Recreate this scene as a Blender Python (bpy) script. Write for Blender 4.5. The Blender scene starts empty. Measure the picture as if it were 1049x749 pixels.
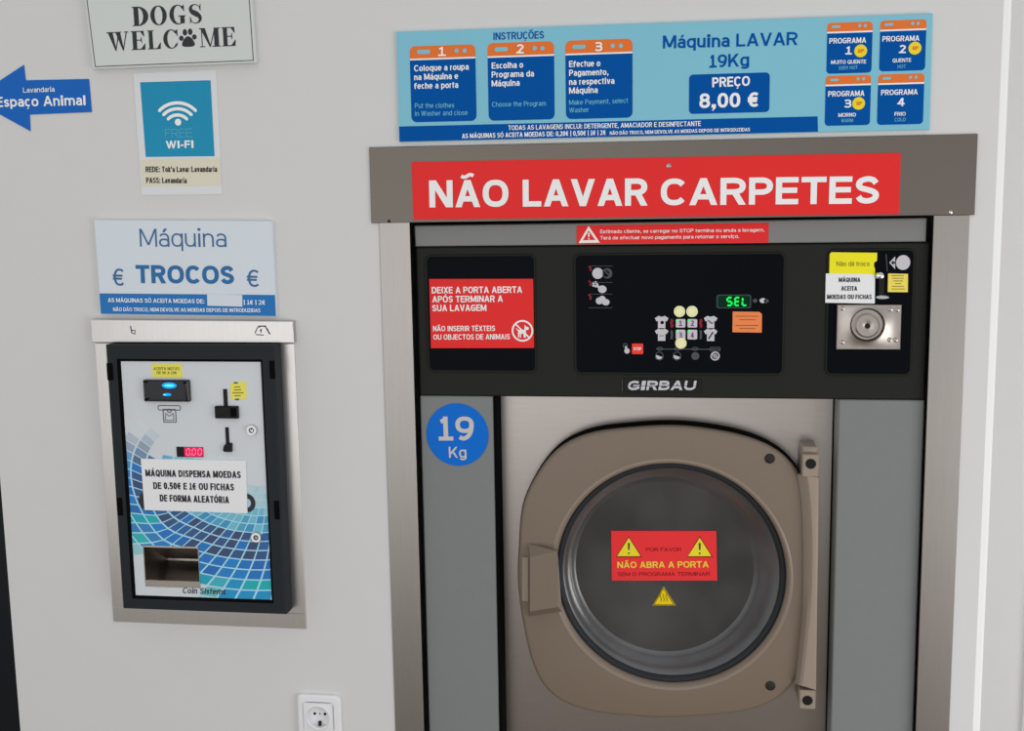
import bpy, bmesh, math, random
from mathutils import Vector, Matrix
random.seed(4)
SC = bpy.context.scene
COL = SC.collection

# ------------------------------------------------------------------ camera, light, exposure
F_PX, CX, CY = 1215.0, 524.5, 374.5
CAM = Vector((0.0, -1.95, 1.60))
RIGHT = Vector((0.98967, 0.14246, -0.01602)).normalized()
FWD = Vector((-0.14327, 0.97895, -0.14537)).normalized()
UP = RIGHT.cross(FWD).normalized()
cd = bpy.data.cameras.new('camera')
cam = bpy.data.objects.new('camera', cd); COL.objects.link(cam)
cd.sensor_width = 36.0; cd.lens = 36.0 * F_PX / 1049.0
cd.clip_start = 0.02
m = Matrix((RIGHT, UP, -FWD)).transposed().to_4x4(); m.translation = CAM
cam.matrix_world = m
SC.camera = cam
SC.view_settings.view_transform = 'Standard'
SC.view_settings.look = 'None'
SC.view_settings.gamma = 1.0
SC.view_settings.exposure = 0.41
SC.view_settings.use_curve_mapping = False

WORLD_STRENGTH = 0.52
w = bpy.data.worlds.new('world'); SC.world = w; w.use_nodes = True
nt = w.node_tree; bgn = nt.nodes['Background']
tc = nt.nodes.new('ShaderNodeTexCoord'); sx = nt.nodes.new('ShaderNodeSeparateXYZ')
rp = nt.nodes.new('ShaderNodeValToRGB'); mr = nt.nodes.new('ShaderNodeMapRange')
nt.links.new(tc.outputs['Generated'], sx.inputs[0]); nt.links.new(sx.outputs['Z'], mr.inputs[0])
mr.inputs[1].default_value = -1; mr.inputs[2].default_value = 1
nt.links.new(mr.outputs[0], rp.inputs[0]); nt.links.new(rp.outputs[0], bgn.inputs[0])
rp.color_ramp.elements[0].color = (0.85, 0.83, 0.80, 1); rp.color_ramp.elements[1].color = (0.97, 1.0, 1.03, 1)
bgn.inputs[1].default_value = WORLD_STRENGTH

def area(name, loc, target, sx_, sy_, power, color):
    l = bpy.data.lights.new(name, 'AREA'); l.shape = 'RECTANGLE'; l.size = sx_; l.size_y = sy_
    l.energy = power; l.color = color
    o = bpy.data.objects.new(name, l); COL.objects.link(o); o.location = loc
    o.rotation_euler = (Vector(target) - Vector(loc)).to_track_quat('-Z', 'Y').to_euler()
    return o
area('shopfront_daylight', (-1.2, -4.0, 1.0), (0.2, 0, 0.9), 3.4, 2.2, 18.0, (0.98, 1.0, 1.0))
area('low_right_fill', (2.1, -1.8, 0.5), (0.9, 0, 0.7), 1.6, 1.2, 20.0, (1.0, 1.0, 1.0))  # unseen source, added low right to brighten the lower right wall

# ------------------------------------------------------------------ measuring helpers
def P(px, py, y=0.0):
    """the point of the plane at depth y that the photograph shows at px, py"""
    d = FWD * F_PX + RIGHT * (px - CX) + UP * (CY - py)
    return CAM + d * ((y - CAM.y) / d.y)

def rect(xl, yt, xr, yb, y):
    """metric rectangle X0, X1, Z0, Z1 on the plane at depth y"""
    xm, ym = (xl + xr) / 2, (yt + yb) / 2
    return P(xl, ym, y).x, P(xr, ym, y).x, P(xm, yb, y).z, P(xm, yt, y).z

def lin(c):
    c = c / 255.0
    return c / 12.92 if c <= 0.04045 else ((c + 0.055) / 1.055) ** 2.4
ILL = 0.77
def alb(rgb):
    return tuple(min(lin(c) / ILL, 0.95) for c in rgb) + (1.0,)

# ------------------------------------------------------------------ materials
def mat(name, rgb, rough=0.5, metal=0.0, spec=0.14, var=0.04, scale=30.0, bump=0.0, emit=None, raw=False, stretch=None, coat=0.0):
    m = bpy.data.materials.new(name); m.use_nodes = True
    n = m.node_tree.nodes; l = m.node_tree.links; b = n['Principled BSDF']
    c = tuple(rgb) + (1.0,) if raw else alb(rgb)
    b.inputs['Roughness'].default_value = rough; b.inputs['Metallic'].default_value = metal
    b.inputs['Specular IOR Level'].default_value = spec
    b.inputs['Coat Weight'].default_value = coat
    tc = n.new('ShaderNodeTexCoord'); mp = n.new('ShaderNodeMapping'); no = n.new('ShaderNodeTexNoise')
    if stretch: mp.inputs['Scale'].default_value = stretch
    l.new(tc.outputs['Object'], mp.inputs[0]); l.new(mp.outputs[0], no.inputs['Vector'])
    no.inputs['Scale'].default_value = scale; no.inputs['Detail'].default_value = 4
    mx = n.new('ShaderNodeMix'); mx.data_type = 'RGBA'
    mx.inputs[6].default_value = tuple(v * (1 - var) for v in c[:3]) + (1,)
    mx.inputs[7].default_value = tuple(min(v * (1 + var), 1) for v in c[:3]) + (1,)
    l.new(no.outputs['Fac'], mx.inputs[0]); l.new(mx.outputs[2], b.inputs['Base Color'])
    if bump:
        bp = n.new('ShaderNodeBump'); bp.inputs['Strength'].default_value = bump; bp.inputs['Distance'].default_value = 0.002
        l.new(no.outputs['Fac'], bp.inputs['Height']); l.new(bp.outputs[0], b.inputs['Normal'])
    if emit:
        b.inputs['Emission Color'].default_value = tuple(emit[:3]) + (1,); b.inputs['Emission Strength'].default_value = emit[3]
    return m

def glass_mat(name='door_glass', lo=.12, hi=.36, dif=.20, ior=1.75, ro=.1, tint=.45):
    m = bpy.data.materials.new(name); m.use_nodes = True
    n = m.node_tree.nodes; l = m.node_tree.links; n.clear()
    out = n.new('ShaderNodeOutputMaterial'); tr = n.new('ShaderNodeBsdfTransparent'); gl = n.new('ShaderNodeBsdfGlossy')
    df = n.new('ShaderNodeBsdfDiffuse'); fr = n.new('ShaderNodeFresnel'); m1 = n.new('ShaderNodeMixShader'); m2 = n.new('ShaderNodeMixShader')
    tr.inputs[0].default_value = (tint, tint * 1.02, tint * 1.05, 1); gl.inputs['Roughness'].default_value = ro
    df.inputs[0].default_value = (dif, dif, dif * 1.03, 1)
    no = n.new('ShaderNodeTexNoise'); no.inputs['Scale'].default_value = 9; tc = n.new('ShaderNodeTexCoord'); l.new(tc.outputs['Object'], no.inputs['Vector'])
    mr = n.new('ShaderNodeMapRange'); mr.inputs[1].default_value = .3; mr.inputs[2].default_value = .75; mr.inputs[3].default_value = lo; mr.inputs[4].default_value = hi
    l.new(no.outputs['Fac'], mr.inputs[0]); l.new(mr.outputs[0], m1.inputs[0])
    l.new(tr.outputs[0], m1.inputs[1]); l.new(df.outputs[0], m1.inputs[2])
    fr.inputs[0].default_value = ior
    l.new(fr.outputs[0], m2.inputs[0]); l.new(m1.outputs[0], m2.inputs[1]); l.new(gl.outputs[0], m2.inputs[2]); l.new(m2.outputs[0], out.inputs[0])
    return m

def print_mat():
    """printed ink: the colour of every cell comes from the mesh"""
    m = bpy.data.materials.new('printed_ink'); m.use_nodes = True
    n = m.node_tree.nodes; l = m.node_tree.links; b = n['Principled BSDF']
    a = n.new('ShaderNodeAttribute'); a.attribute_name = 'ink'; l.new(a.outputs['Color'], b.inputs['Base Color'])
    b.inputs['Roughness'].default_value = 0.45
    return m

M = {
 'wall': mat('white_plaster', (196, 195, 194), 0.8, spec=.3, var=.015, scale=25, bump=.04),
 'wall_far': mat('grey_plaster', (196, 195, 195), 0.8, spec=.3, var=.015, scale=25, bump=.04),
 'corner': mat('corner_bead_white', (230, 230, 229), 0.5, var=.01),
 'floor': mat('beige_floor_tile', (120, 108, 95), 0.4, var=.08, scale=12),
 'ceiling': mat('ceiling_white', (225, 225, 222), 0.9, var=.01),
 'dark_door': mat('dark_glazed_door', (26, 30, 33), 0.25, var=.1, scale=3),
 'steel_dark': mat('steel_dark_reflection', (0.176, 0.154, 0.134), 0.42, 1.0, raw=True, var=.05, scale=8, stretch=(4, 4, 90), bump=.03),  # header plate: reflection of a dark room put into the base colour
 'steel': mat('brushed_steel', (0.375, 0.349, 0.330), 0.36, 1.0, raw=True, var=.08, scale=8, stretch=(90, 90, 3), bump=.04),
 'steel_front': mat('brushed_steel_front', (0.398, 0.360, 0.338), 0.32, 1.0, raw=True, var=.07, scale=6, stretch=(3, 3, 60), bump=.03),
 'steel_trim': mat('brushed_steel_trim', (0.570, 0.547, 0.532), 0.3, 1.0, raw=True, var=.06, scale=8, stretch=(60, 60, 4), bump=.03),
 'steel_bright': mat('polished_steel', (0.600, 0.578, 0.555), 0.2, 1.0, raw=True, var=.05),
 'coin_steel': mat('worn_coin_steel', (0.413, 0.375, 0.345), 0.3, 1.0, raw=True, var=.15, scale=60, bump=.05),
 'grey_bar': mat('grey_enamel_strip', (119, 119, 117), 0.4, var=.02),
 'grey_side': mat('grey_enamel_panel', (116, 118, 118), 0.38, var=.03, scale=60),
 'console': mat('charcoal_console', (32, 32, 29), 0.5, spec=.12, var=.06, scale=200),
 'panel_black': mat('black_console_overlay', (4, 7, 13), 0.4, spec=.05, var=.05),
 'black': mat('black_plastic', (20, 20, 20), 0.5, spec=.2, var=.05),
 'gap': mat('black_parts_and_shade', (12, 11, 11), 0.8, spec=.03, var=.05),  # black parts, also the painted shade at the door side and columns
 'frame_black': mat('black_housing', (35, 39, 42), 0.55, spec=.12, var=.06, scale=120),
 'door': mat('taupe_door_enamel', (112, 99, 86), 0.42, spec=.35, var=.03, scale=120),
 'door_light': mat('taupe_plastic', (138, 125, 112), 0.4, spec=.4, var=.03),
 'door_rim': mat('rim_plastic', (122, 109, 96), 0.3, spec=.5, var=.03),
 'gasket': mat('blue_black_gasket', (40, 43, 46), 0.4, var=.06),
 'glass': glass_mat(), 'glass_wall': glass_mat('glass_shoulder', .14, .30, .34, 1.9, .3),
 'drum': mat('drum_steel', (0.150, 0.143, 0.143), 0.45, 1.0, raw=True, var=.15, scale=20),
 'cap': mat('screw_cap_dark', (42, 40, 37), 0.5, var=.05),
 'white': mat('white_ink', (226, 228, 232), 0.5, var=.01),
 'steel_ink': mat('silver_grey_ink', (186, 180, 178), 0.5, var=.01),
 'off_white': mat('white_sign_board', (198, 205, 212), 0.45, var=.01),
 'paper': mat('white_paper', (216, 216, 218), 0.6, var=.015),
 'cream': mat('cream_paper', (205, 200, 180), 0.6, var=.03),
 'laminate': mat('laminate_film', (203, 204, 206), 0.25, var=.01),
 'teal': mat('teal_print', (28, 132, 168), 0.35, var=.06, scale=12),
 'pale_blue_ink': mat('pale_blue_ink', (100, 172, 198), 0.5, var=.01),
 'sky': mat('pale_blue_sign', (119, 178, 196), 0.45, var=.02, scale=10),
 'blue': mat('deep_blue_print', (0, 75, 148), 0.5, spec=.05, var=.03, scale=10),
 'blue_arrow': mat('arrow_blue', (22, 92, 172), 0.45, var=.02),
 'blue_round': mat('round_blue', (0, 98, 190), 0.4, var=.02),
 'blue_ink': mat('slate_blue_ink', (46, 102, 152), 0.5, var=.01),
 'thin_ink': mat('thin_blue_ink', (62, 100, 142), 0.5, var=.01),
 'blue_strip': mat('strip_blue', (38, 108, 172), 0.45, var=.02),
 'orange': mat('orange_print', (212, 108, 46), 0.45, var=.03),
 'red': mat('red_sign', (212, 42, 42), 0.42, var=.02, scale=8),
 'red_door': mat('red_sticker', (222, 52, 54), 0.42, var=.02, scale=8),
 'dark_red': mat('dark_red_ink', (120, 26, 30), 0.5, var=.02),
 'yellow': mat('yellow_label', (222, 214, 36), 0.5, var=.03),
 'yellow_soft': mat('soft_yellow_label', (226, 204, 92), 0.5, var=.03),
 'yellow_pale': mat('yellow_note', (216, 208, 92), 0.5, var=.03),
 'yellow_ink': mat('yellow_ink', (240, 196, 62), 0.5, var=.02),
 'yellow_warn': mat('warning_yellow', (232, 205, 48), 0.45, var=.02),
 'yellow_hot': mat('hot_yellow', (245, 190, 10), 0.45, var=.02),
 'badge': mat('badge_yellow', (228, 200, 38), 0.5, var=.03),
 'ink': mat('black_ink', (52, 52, 56), 0.6, var=.02),
 'ink_soft': mat('grey_ink', (92, 94, 100), 0.6, var=.02),
 'olive_ink': mat('olive_ink', (120, 112, 38), 0.6, var=.02),
 'cream_dot': mat('cream_dot', (226, 224, 178), 0.5, var=.03),
 'icon': mat('icon_white', (184, 182, 186), 0.5, var=.02),
 'icon_dim': mat('icon_grey', (70, 74, 80), 0.5, var=.02),
 'icon_red': mat('icon_red', (130, 30, 44), 0.5, var=.02),
 'stop_red': mat('stop_button_red', (224, 60, 52), 0.4, var=.02),
 'orange_label': mat('orange_label', (232, 126, 74), 0.5, var=.03),
 'orange_ink': mat('orange_ink', (150, 84, 50), 0.5, var=.02),
 'mauve_ink': mat('mauve_ink', (120, 62, 130), 0.5, var=.02),
 'face': mat('pale_front_plate', (194, 198, 202), 0.4, var=.015),
 'chrome': mat('chrome', (0.660, 0.660, 0.660), 0.15, 1.0, raw=True, var=.02),
 'socket': mat('white_socket_plastic', (212, 212, 214), 0.35, var=.01),
 'bezel': mat('note_bezel_black', (24, 25, 28), 0.3, spec=.3, var=.05),
 'lens': mat('lens_black', (4, 6, 14), 0.15, spec=.3, var=.05),
 'glow': mat('blue_glow', (0.0, 0.2, 0.9), 0.4, raw=True, emit=(0, 0.32, 1, 0.75)),
 'glow_core': mat('blue_glow_core', (0.1, 0.6, 1.0), 0.4, raw=True, emit=(0.05, 0.55, 1, 0.825)),
 'led_red_back': mat('red_display', (0.2, 0.0, 0.03), 0.3, raw=True, emit=(0.75, 0.02, 0.1, 0.562)),
 'led_red': mat('red_digits', (0.9, 0.1, 0.2), 0.3, raw=True, emit=(1, 0.12, 0.22, 0.75)),
 'led_green_back': mat('green_display', (0.002, 0.03, 0.014), 0.3, raw=True, spec=.05),
 'led_green': mat('green_digits', (0.0, 0.8, 0.1), 0.3, raw=True, emit=(0, 0.7, 0.05, 0.62)),
 'display_rim': mat('display_rim', (52, 66, 70), 0.4),
 'sign_rim': mat('sign_edge', (206, 208, 206), 0.4, var=.02),
 'dog_board': mat('dog_sign_board', (192, 196, 194), 0.4, var=.02, scale=6),
 'print': print_mat(),
}

# ------------------------------------------------------------------ mesh builder
# ------------------------------------------------------------------ sign lettering: stroke-built sans letters
def sk(cmds, W=.68, h=1.0): return (W, h, cmds)
XH = .75
V_ = lambda u, a=0, b=1: ('V', u, a, b)
H_ = lambda v, a=0, b=1: ('H', v, a, b)
D_ = lambda a, b, c, d: ('D', a, b, c, d)
A_ = lambda cu, cv, ru, rv, a, b: ('A', cu, cv, ru, rv, a, b)
SP_ = lambda *p: ('S', p)
S_PATH = SP_((.97, .80), (.80, .95), (.5, 1), (.16, .92), (.03, .76), (.14, .60), (.5, .51), (.86, .41), (.98, .24), (.84, .07), (.5, 0), (.18, .05), (.02, .20))
GLY = {
 'A': sk([D_(0, 0, .5, 1), D_(1, 0, .5, 1), H_(.26, .2, .8)], .74),
 'B': sk([V_(0), H_(1, 0, .5), H_(.53, 0, .55), H_(0, 0, .55), A_(.45, .765, .45, .235, -90, 90), A_(.52, .265, .48, .265, -90, 90)], .66),
 'C': sk([A_(.53, .5, .53, .5, 38, 322)], .68), 'D': sk([V_(0), H_(1, 0, .4), H_(0, 0, .4), A_(.38, .5, .62, .5, -90, 90)], .70),
 'E': sk([V_(0), H_(1), H_(.52, 0, .93), H_(0)], .58), 'F': sk([V_(0), H_(1), H_(.50, 0, .9)], .55),
 'G': sk([A_(.53, .5, .53, .5, 40, 318), H_(.46, .55, 1), V_(1, .13, .46)], .72), 'H': sk([V_(0), V_(1), H_(.52)], .70), 'I': sk([V_(0)], 0),
 'J': sk([V_(1, .3, 1), A_(.5, .3, .5, .3, 190, 360)], .45), 'K': sk([V_(0), D_(.06, .36, 1, 1), D_(.36, .60, 1, 0)], .68), 'L': sk([V_(0), H_(0)], .56),
 'M': sk([V_(0), V_(1), D_(.02, 1, .5, .1), D_(.98, 1, .5, .1)], .84), 'N': sk([V_(0), V_(1), D_(.0, 1, 1, 0)], .70), 'O': sk([A_(.5, .5, .5, .5, 0, 360)], .76),
 'P': sk([V_(0), H_(1, 0, .5), H_(.45, 0, .5), A_(.48, .725, .52, .275, -90, 90)], .62), 'Q': sk([A_(.5, .5, .5, .5, 0, 360), D_(.55, .25, .98, -.08)], .76),
 'R': sk([V_(0), H_(1, 0, .5), H_(.47, 0, .5), A_(.48, .735, .50, .265, -90, 90), D_(.48, .47, 1, 0)], .67), 'S': sk([S_PATH], .62),
 'T': sk([H_(1), V_(.5)], .64), 'U': sk([V_(0, .35, 1), V_(1, .35, 1), A_(.5, .38, .5, .38, 180, 360)], .70), 'V': sk([D_(0, 1, .5, 0), D_(1, 1, .5, 0)], .72),
 'W': sk([D_(0, 1, .26, 0), D_(.5, 1, .26, 0), D_(.5, 1, .74, 0), D_(1, 1, .74, 0)], 1.02), 'X': sk([D_(0, 0, 1, 1), D_(0, 1, 1, 0)], .68),
 'Y': sk([D_(0, 1, .5, .42), D_(1, 1, .5, .42), V_(.5, 0, .42)], .68), 'Z': sk([H_(1), H_(0), D_(0, 0, 1, 1)], .62),
 '0': sk([A_(.5, .5, .5, .5, 0, 360)], .58), '1': sk([V_(.5), H_(0), SP_((.02, .84), (.28, .90), (.5, 1))], .46), '2': sk([A_(.5, .70, .47, .30, -18, 160), D_(.0, .0, .93, .60), H_(0)], .56),
 '3': sk([A_(.46, .76, .46, .24, -90, 150), A_(.48, .265, .50, .265, -150, 90), H_(.53, .3, .5)], .56), '4': sk([V_(.74), H_(.26), D_(.0, .26, .70, 1)], .60),
 '5': sk([H_(1, .1, .95), V_(.1, .52, 1), A_(.45, .31, .53, .31, -145, 130)], .56), '6': sk([A_(.5, .31, .5, .31, 0, 360), SP_((.9, .93), (.62, 1), (.3, .9), (.08, .65), (0, .35))], .58),
 '7': sk([H_(1), D_(.25, 0, 1, 1)], .56), '8': sk([A_(.5, .765, .44, .235, 0, 360), A_(.5, .265, .5, .265, 0, 360)], .58), '9': sk([A_(.5, .69, .5, .31, 0, 360), SP_((.1, .07), (.38, 0), (.7, .1), (.92, .35), (1, .65))], .58),
 '€': sk([A_(.60, .5, .5, .5, 48, 312), H_(.40, 0, .72), H_(.60, 0, .78)], .62),
 'o': sk([A_(.5, .5, .5, .5, 0, 360)], .56, XH), 'c': sk([A_(.53, .5, .53, .5, 45, 315)], .48, XH), 'e': sk([A_(.5, .5, .5, .5, 0, 318), H_(.5)], .55, XH),
 'a': sk([V_(1, 0, .62), A_(.5, .62, .5, .38, 0, 150), A_(.5, .28, .5, .28, 0, 360)], .50, XH), 'n': sk([V_(0), A_(.5, .55, .5, .45, 0, 180), V_(1, 0, .55)], .52, XH),
 'm': sk([V_(0), A_(.25, .58, .25, .42, 0, 180), A_(.75, .58, .25, .42, 0, 180), V_(.5, 0, .58), V_(1, 0, .58)], .86, XH), 'r': sk([V_(0), A_(.85, .45, .85, .55, 75, 180)], .32, XH),
 'u': sk([V_(1), A_(.5, .45, .5, .45, 180, 360), V_(0, .45, 1)], .52, XH), 's': sk([S_PATH], .44, XH), 'v': sk([D_(0, 1, .5, 0), D_(1, 1, .5, 0)], .54, XH),
 'w': sk([D_(0, 1, .26, 0), D_(.5, 1, .26, 0), D_(.5, 1, .74, 0), D_(1, 1, .74, 0)], .78, XH), 'x': sk([D_(0, 0, 1, 1), D_(0, 1, 1, 0)], .52, XH), 'z': sk([H_(1), H_(0), D_(0, 0, 1, 1)], .46, XH),
 'y': sk([D_(0, 1, .53, 0), D_(1, 1, .32, -.36)], .54, XH), 'd': sk([A_(.5, .5, .5, .5, 0, 360), V_(1, 0, 1.36)], .56, XH), 'b': sk([A_(.5, .5, .5, .5, 0, 360), V_(0, 0, 1.36)], .56, XH),
 'p': sk([A_(.5, .5, .5, .5, 0, 360), V_(0, -.36, 1)], .56, XH), 'q': sk([A_(.5, .5, .5, .5, 0, 360), V_(1, -.36, 1)], .56, XH),
 'g': sk([A_(.5, .5, .5, .5, 0, 360), V_(1, -.1, 1), A_(.5, -.08, .5, .28, 205, 360)], .56, XH), 'h': sk([V_(0, 0, 1.36), A_(.5, .55, .5, .45, 0, 180), V_(1, 0, .55)], .52, XH),
 'i': sk([V_(0), ('.', 0, 1.40)], 0, XH), 'j': sk([V_(0, -.3, 1), ('.', 0, 1.40)], 0, XH), 'l': sk([V_(0, 0, 1.36)], 0, XH), 't': sk([V_(.35, .15, 1.32), H_(1), A_(.85, .22, .5, .22, 180, 275)], .34, XH),
 'f': sk([V_(.25, 0, 1.1), H_(.95, 0, .85), A_(.95, 1.08, .70, .28, 62, 180)], .42, XH), 'k': sk([V_(0, 0, 1.36), D_(.06, .36, 1, 1), D_(.36, .58, 1, 0)], .50, XH),
 '.': sk([('.', 0, 0)], 0), ',': sk([('.', 0, 0), ('T', 0, 0)], 0), ':': sk([('.', 0, 0), ('.', 0, .66)], 0), '|': sk([('V', 0, -.12, 1.08)], 0), '-': sk([H_(.36)], .30), "'": sk([V_(0, .72, 1)], 0),
 'º': sk([A_(.5, .8, .5, .2, 0, 360)], .30),
}
ACC = {'Ã': ('A', '~'), 'Á': ('A', '/'), 'Ç': ('C', ','), 'É': ('E', '/'), 'Ê': ('E', '^'), 'Ó': ('O', '/'), 'Õ': ('O', '~'), 'á': ('a', '/'), 'ç': ('c', ','), 'ã': ('a', '~')}
def outline_text(s, total, cap, wt, n_exp=2.35):
    """polygons (lists of x, y) of the line s, total wide, capitals cap high, stroke wt (in cap heights)"""
    w = wt * cap; hw = w * .88
    gap = .075 + .28 * (.2 - min(wt, .2))
    items = []; adv = 0.0; nfix = 0
    for ch in s:
        if ch == ' ': items.append((None, adv)); adv += .33; continue
        b = ACC.get(ch, (ch,))[0]; W = GLY[b][0]
        items.append((ch, adv)); adv += W + (wt * .95 + .05 if W < .01 else 0) + gap
        if W < .01: pass
    adv -= gap
    kx = total / (adv * cap)
    polys = []; tags = []; kk = 0
    def mark():
        while len(tags) < len(polys): tags.append(kk)
    for ch, a in items:
        if ch is None: continue
        b, acc = ACC.get(ch, (ch, None)); W, h, cmds = GLY[b]
        x0 = (a + (.025 if W < .01 else 0)) * cap * kx; Wd = (W * cap * kx) if W > .01 else wt * .95 * cap * kx; H = h * cap
        ww = min(w, Wd * .46) if W > .01 else Wd
        X = lambda u: x0 + ww / 2 + u * max(Wd - ww, 0); Y = lambda v: hw / 2 + v * (H - hw)
        def strip(pts, wx, wy, close=False):
            n = len(pts); L = []; R = []
            for i, p in enumerate(pts):
                q0 = pts[(i - 1) % n if close else max(i - 1, 0)]; q1 = pts[(i + 1) % n if close else min(i + 1, n - 1)]
                tx, ty = q1[0] - q0[0], q1[1] - q0[1]; l = math.hypot(tx, ty) or 1; nx, ny = -ty / l, tx / l
                t = wx * nx * nx + wy * ny * ny
                L.append((p[0] + nx * t / 2, p[1] + ny * t / 2)); R.append((p[0] - nx * t / 2, p[1] - ny * t / 2))
            for i in range(n if close else n - 1):
                j = (i + 1) % n; polys.append([L[i], L[j], R[j], R[i]])
        for c in cmds:
            k = c[0]; mark(); kk = (kk + 1) % 9
            if k == 'V': polys.append([(X(c[1]) - ww / 2, Y(c[2]) - hw / 2), (X(c[1]) + ww / 2, Y(c[2]) - hw / 2), (X(c[1]) + ww / 2, Y(c[3]) + hw / 2), (X(c[1]) - ww / 2, Y(c[3]) + hw / 2)])
            elif k == 'H': polys.append([(X(c[2]) - ww / 2, Y(c[1]) - hw / 2), (X(c[3]) + ww / 2, Y(c[1]) - hw / 2), (X(c[3]) + ww / 2, Y(c[1]) + hw / 2), (X(c[2]) - ww / 2, Y(c[1]) + hw / 2)])
            elif k == 'D':
                xa, ya, xb, yb = X(c[1]), Y(c[2]), X(c[3]), Y(c[4])
                ya, yb = (ya - hw / 2, yb + hw / 2) if yb > ya else (ya + hw / 2, yb - hw / 2)
                d = ww / 2 * math.sqrt(1 + min(((xb - xa) / (yb - ya)) ** 2, 1.6)) * .98
                d = min(d, ww * .72)
                sft = lambda u: 0 if .02 < u < .98 else (d - ww / 2) * (1 if u < .5 else -1)
                xa += sft(c[1]); xb += sft(c[3])
                polys.append([(xa - d, ya), (xa + d, ya), (xb + d, yb), (xb - d, yb)])
            elif k == 'A':
                full = abs(c[6] - c[5]) >= 360; n = max(8, int(abs(c[6] - c[5]) / 12))
                pts = []
                for i in range(n + (0 if full else 1)):
                    t = math.radians(c[5] + (c[6] - c[5]) * i / n); co, si = math.cos(t), math.sin(t); e = 2 / n_exp
                    pts.append((X(c[1] + c[3] * math.copysign(abs(co) ** e, co)), Y(c[2] + c[4] * math.copysign(abs(si) ** e, si))))
                strip(pts, ww, hw, full)
            elif k == 'S':
                P_ = c[1]; f = []
                for i in range(len(P_) - 1):
                    p0, p1, p2, p3 = P_[max(i - 1, 0)], P_[i], P_[i + 1], P_[min(i + 2, len(P_) - 1)]
                    for t in (0, .33, .67):
                        f.append(tuple(.5 * (2 * p1[m] + (p2[m] - p0[m]) * t + (2 * p0[m] - 5 * p1[m] + 4 * p2[m] - p3[m]) * t * t + (3 * p1[m] - p0[m] - 3 * p2[m] + p3[m]) * t ** 3) for m in (0, 1)))
                f.append(P_[-1]); strip([(X(u), Y(v)) for u, v in f], ww, hw)
            elif k == '.':
                r = max(w, .13 * cap) * .56; cx_ = X(c[1]); cy_ = r + c[2] * (H - 2 * r) if c[2] <= 1 else Y(c[2]); polys.append([(cx_ - r * ww / w, cy_ - r), (cx_ + r * ww / w, cy_ - r), (cx_ + r * ww / w, cy_ + r), (cx_ - r * ww / w, cy_ + r)])
            elif k == 'T': r = max(w, .13 * cap) * .56; cx_ = X(0); polys.append([(cx_ - r * .2, 0), (cx_ + r * ww / w, 0), (cx_ - r * .3, -.2 * cap), (cx_ - r, -.2 * cap)])
        mark(); kk = (kk + 1) % 9
        xm = x0 + Wd / 2; top = H + .06 * cap; sw = min(.20 * cap, Wd * .34)
        if acc == '/': polys.append([(xm - sw * .45, top), (xm + sw * .25, top), (xm + sw * 1.05, top + .2 * cap), (xm + sw * .1, top + .2 * cap)])
        elif acc == '^': polys += [[(xm - sw, top), (xm - sw * .4, top), (xm + sw * .2, top + .17 * cap), (xm - sw * .2, top + .17 * cap)], [(xm + sw, top), (xm + sw * .4, top), (xm - sw * .2, top + .17 * cap), (xm + sw * .2, top + .17 * cap)]]
        elif acc == '~':
            pts = [(xm + sw * 1.15 * (t / 5 - 1), top + .09 * cap + .045 * cap * math.sin(math.pi * (t / 5 - 1))* 1) for t in range(11)]
            strip([(x, y) for x, y in pts], w * .6, min(w * .72, .13 * cap))
        elif acc == ',': polys += [[(xm - ww * .2, .02 * cap), (xm + ww * .35, .02 * cap), (xm + ww * .5, -.12 * cap), (xm + ww * .1, -.1 * cap)], [(xm + ww * .55, -.1 * cap), (xm + ww * .3, -.24 * cap), (xm - ww * .6, -.24 * cap), (xm - ww * .5, -.16 * cap)]]
    mark()
    return list(zip(polys, tags))

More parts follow.
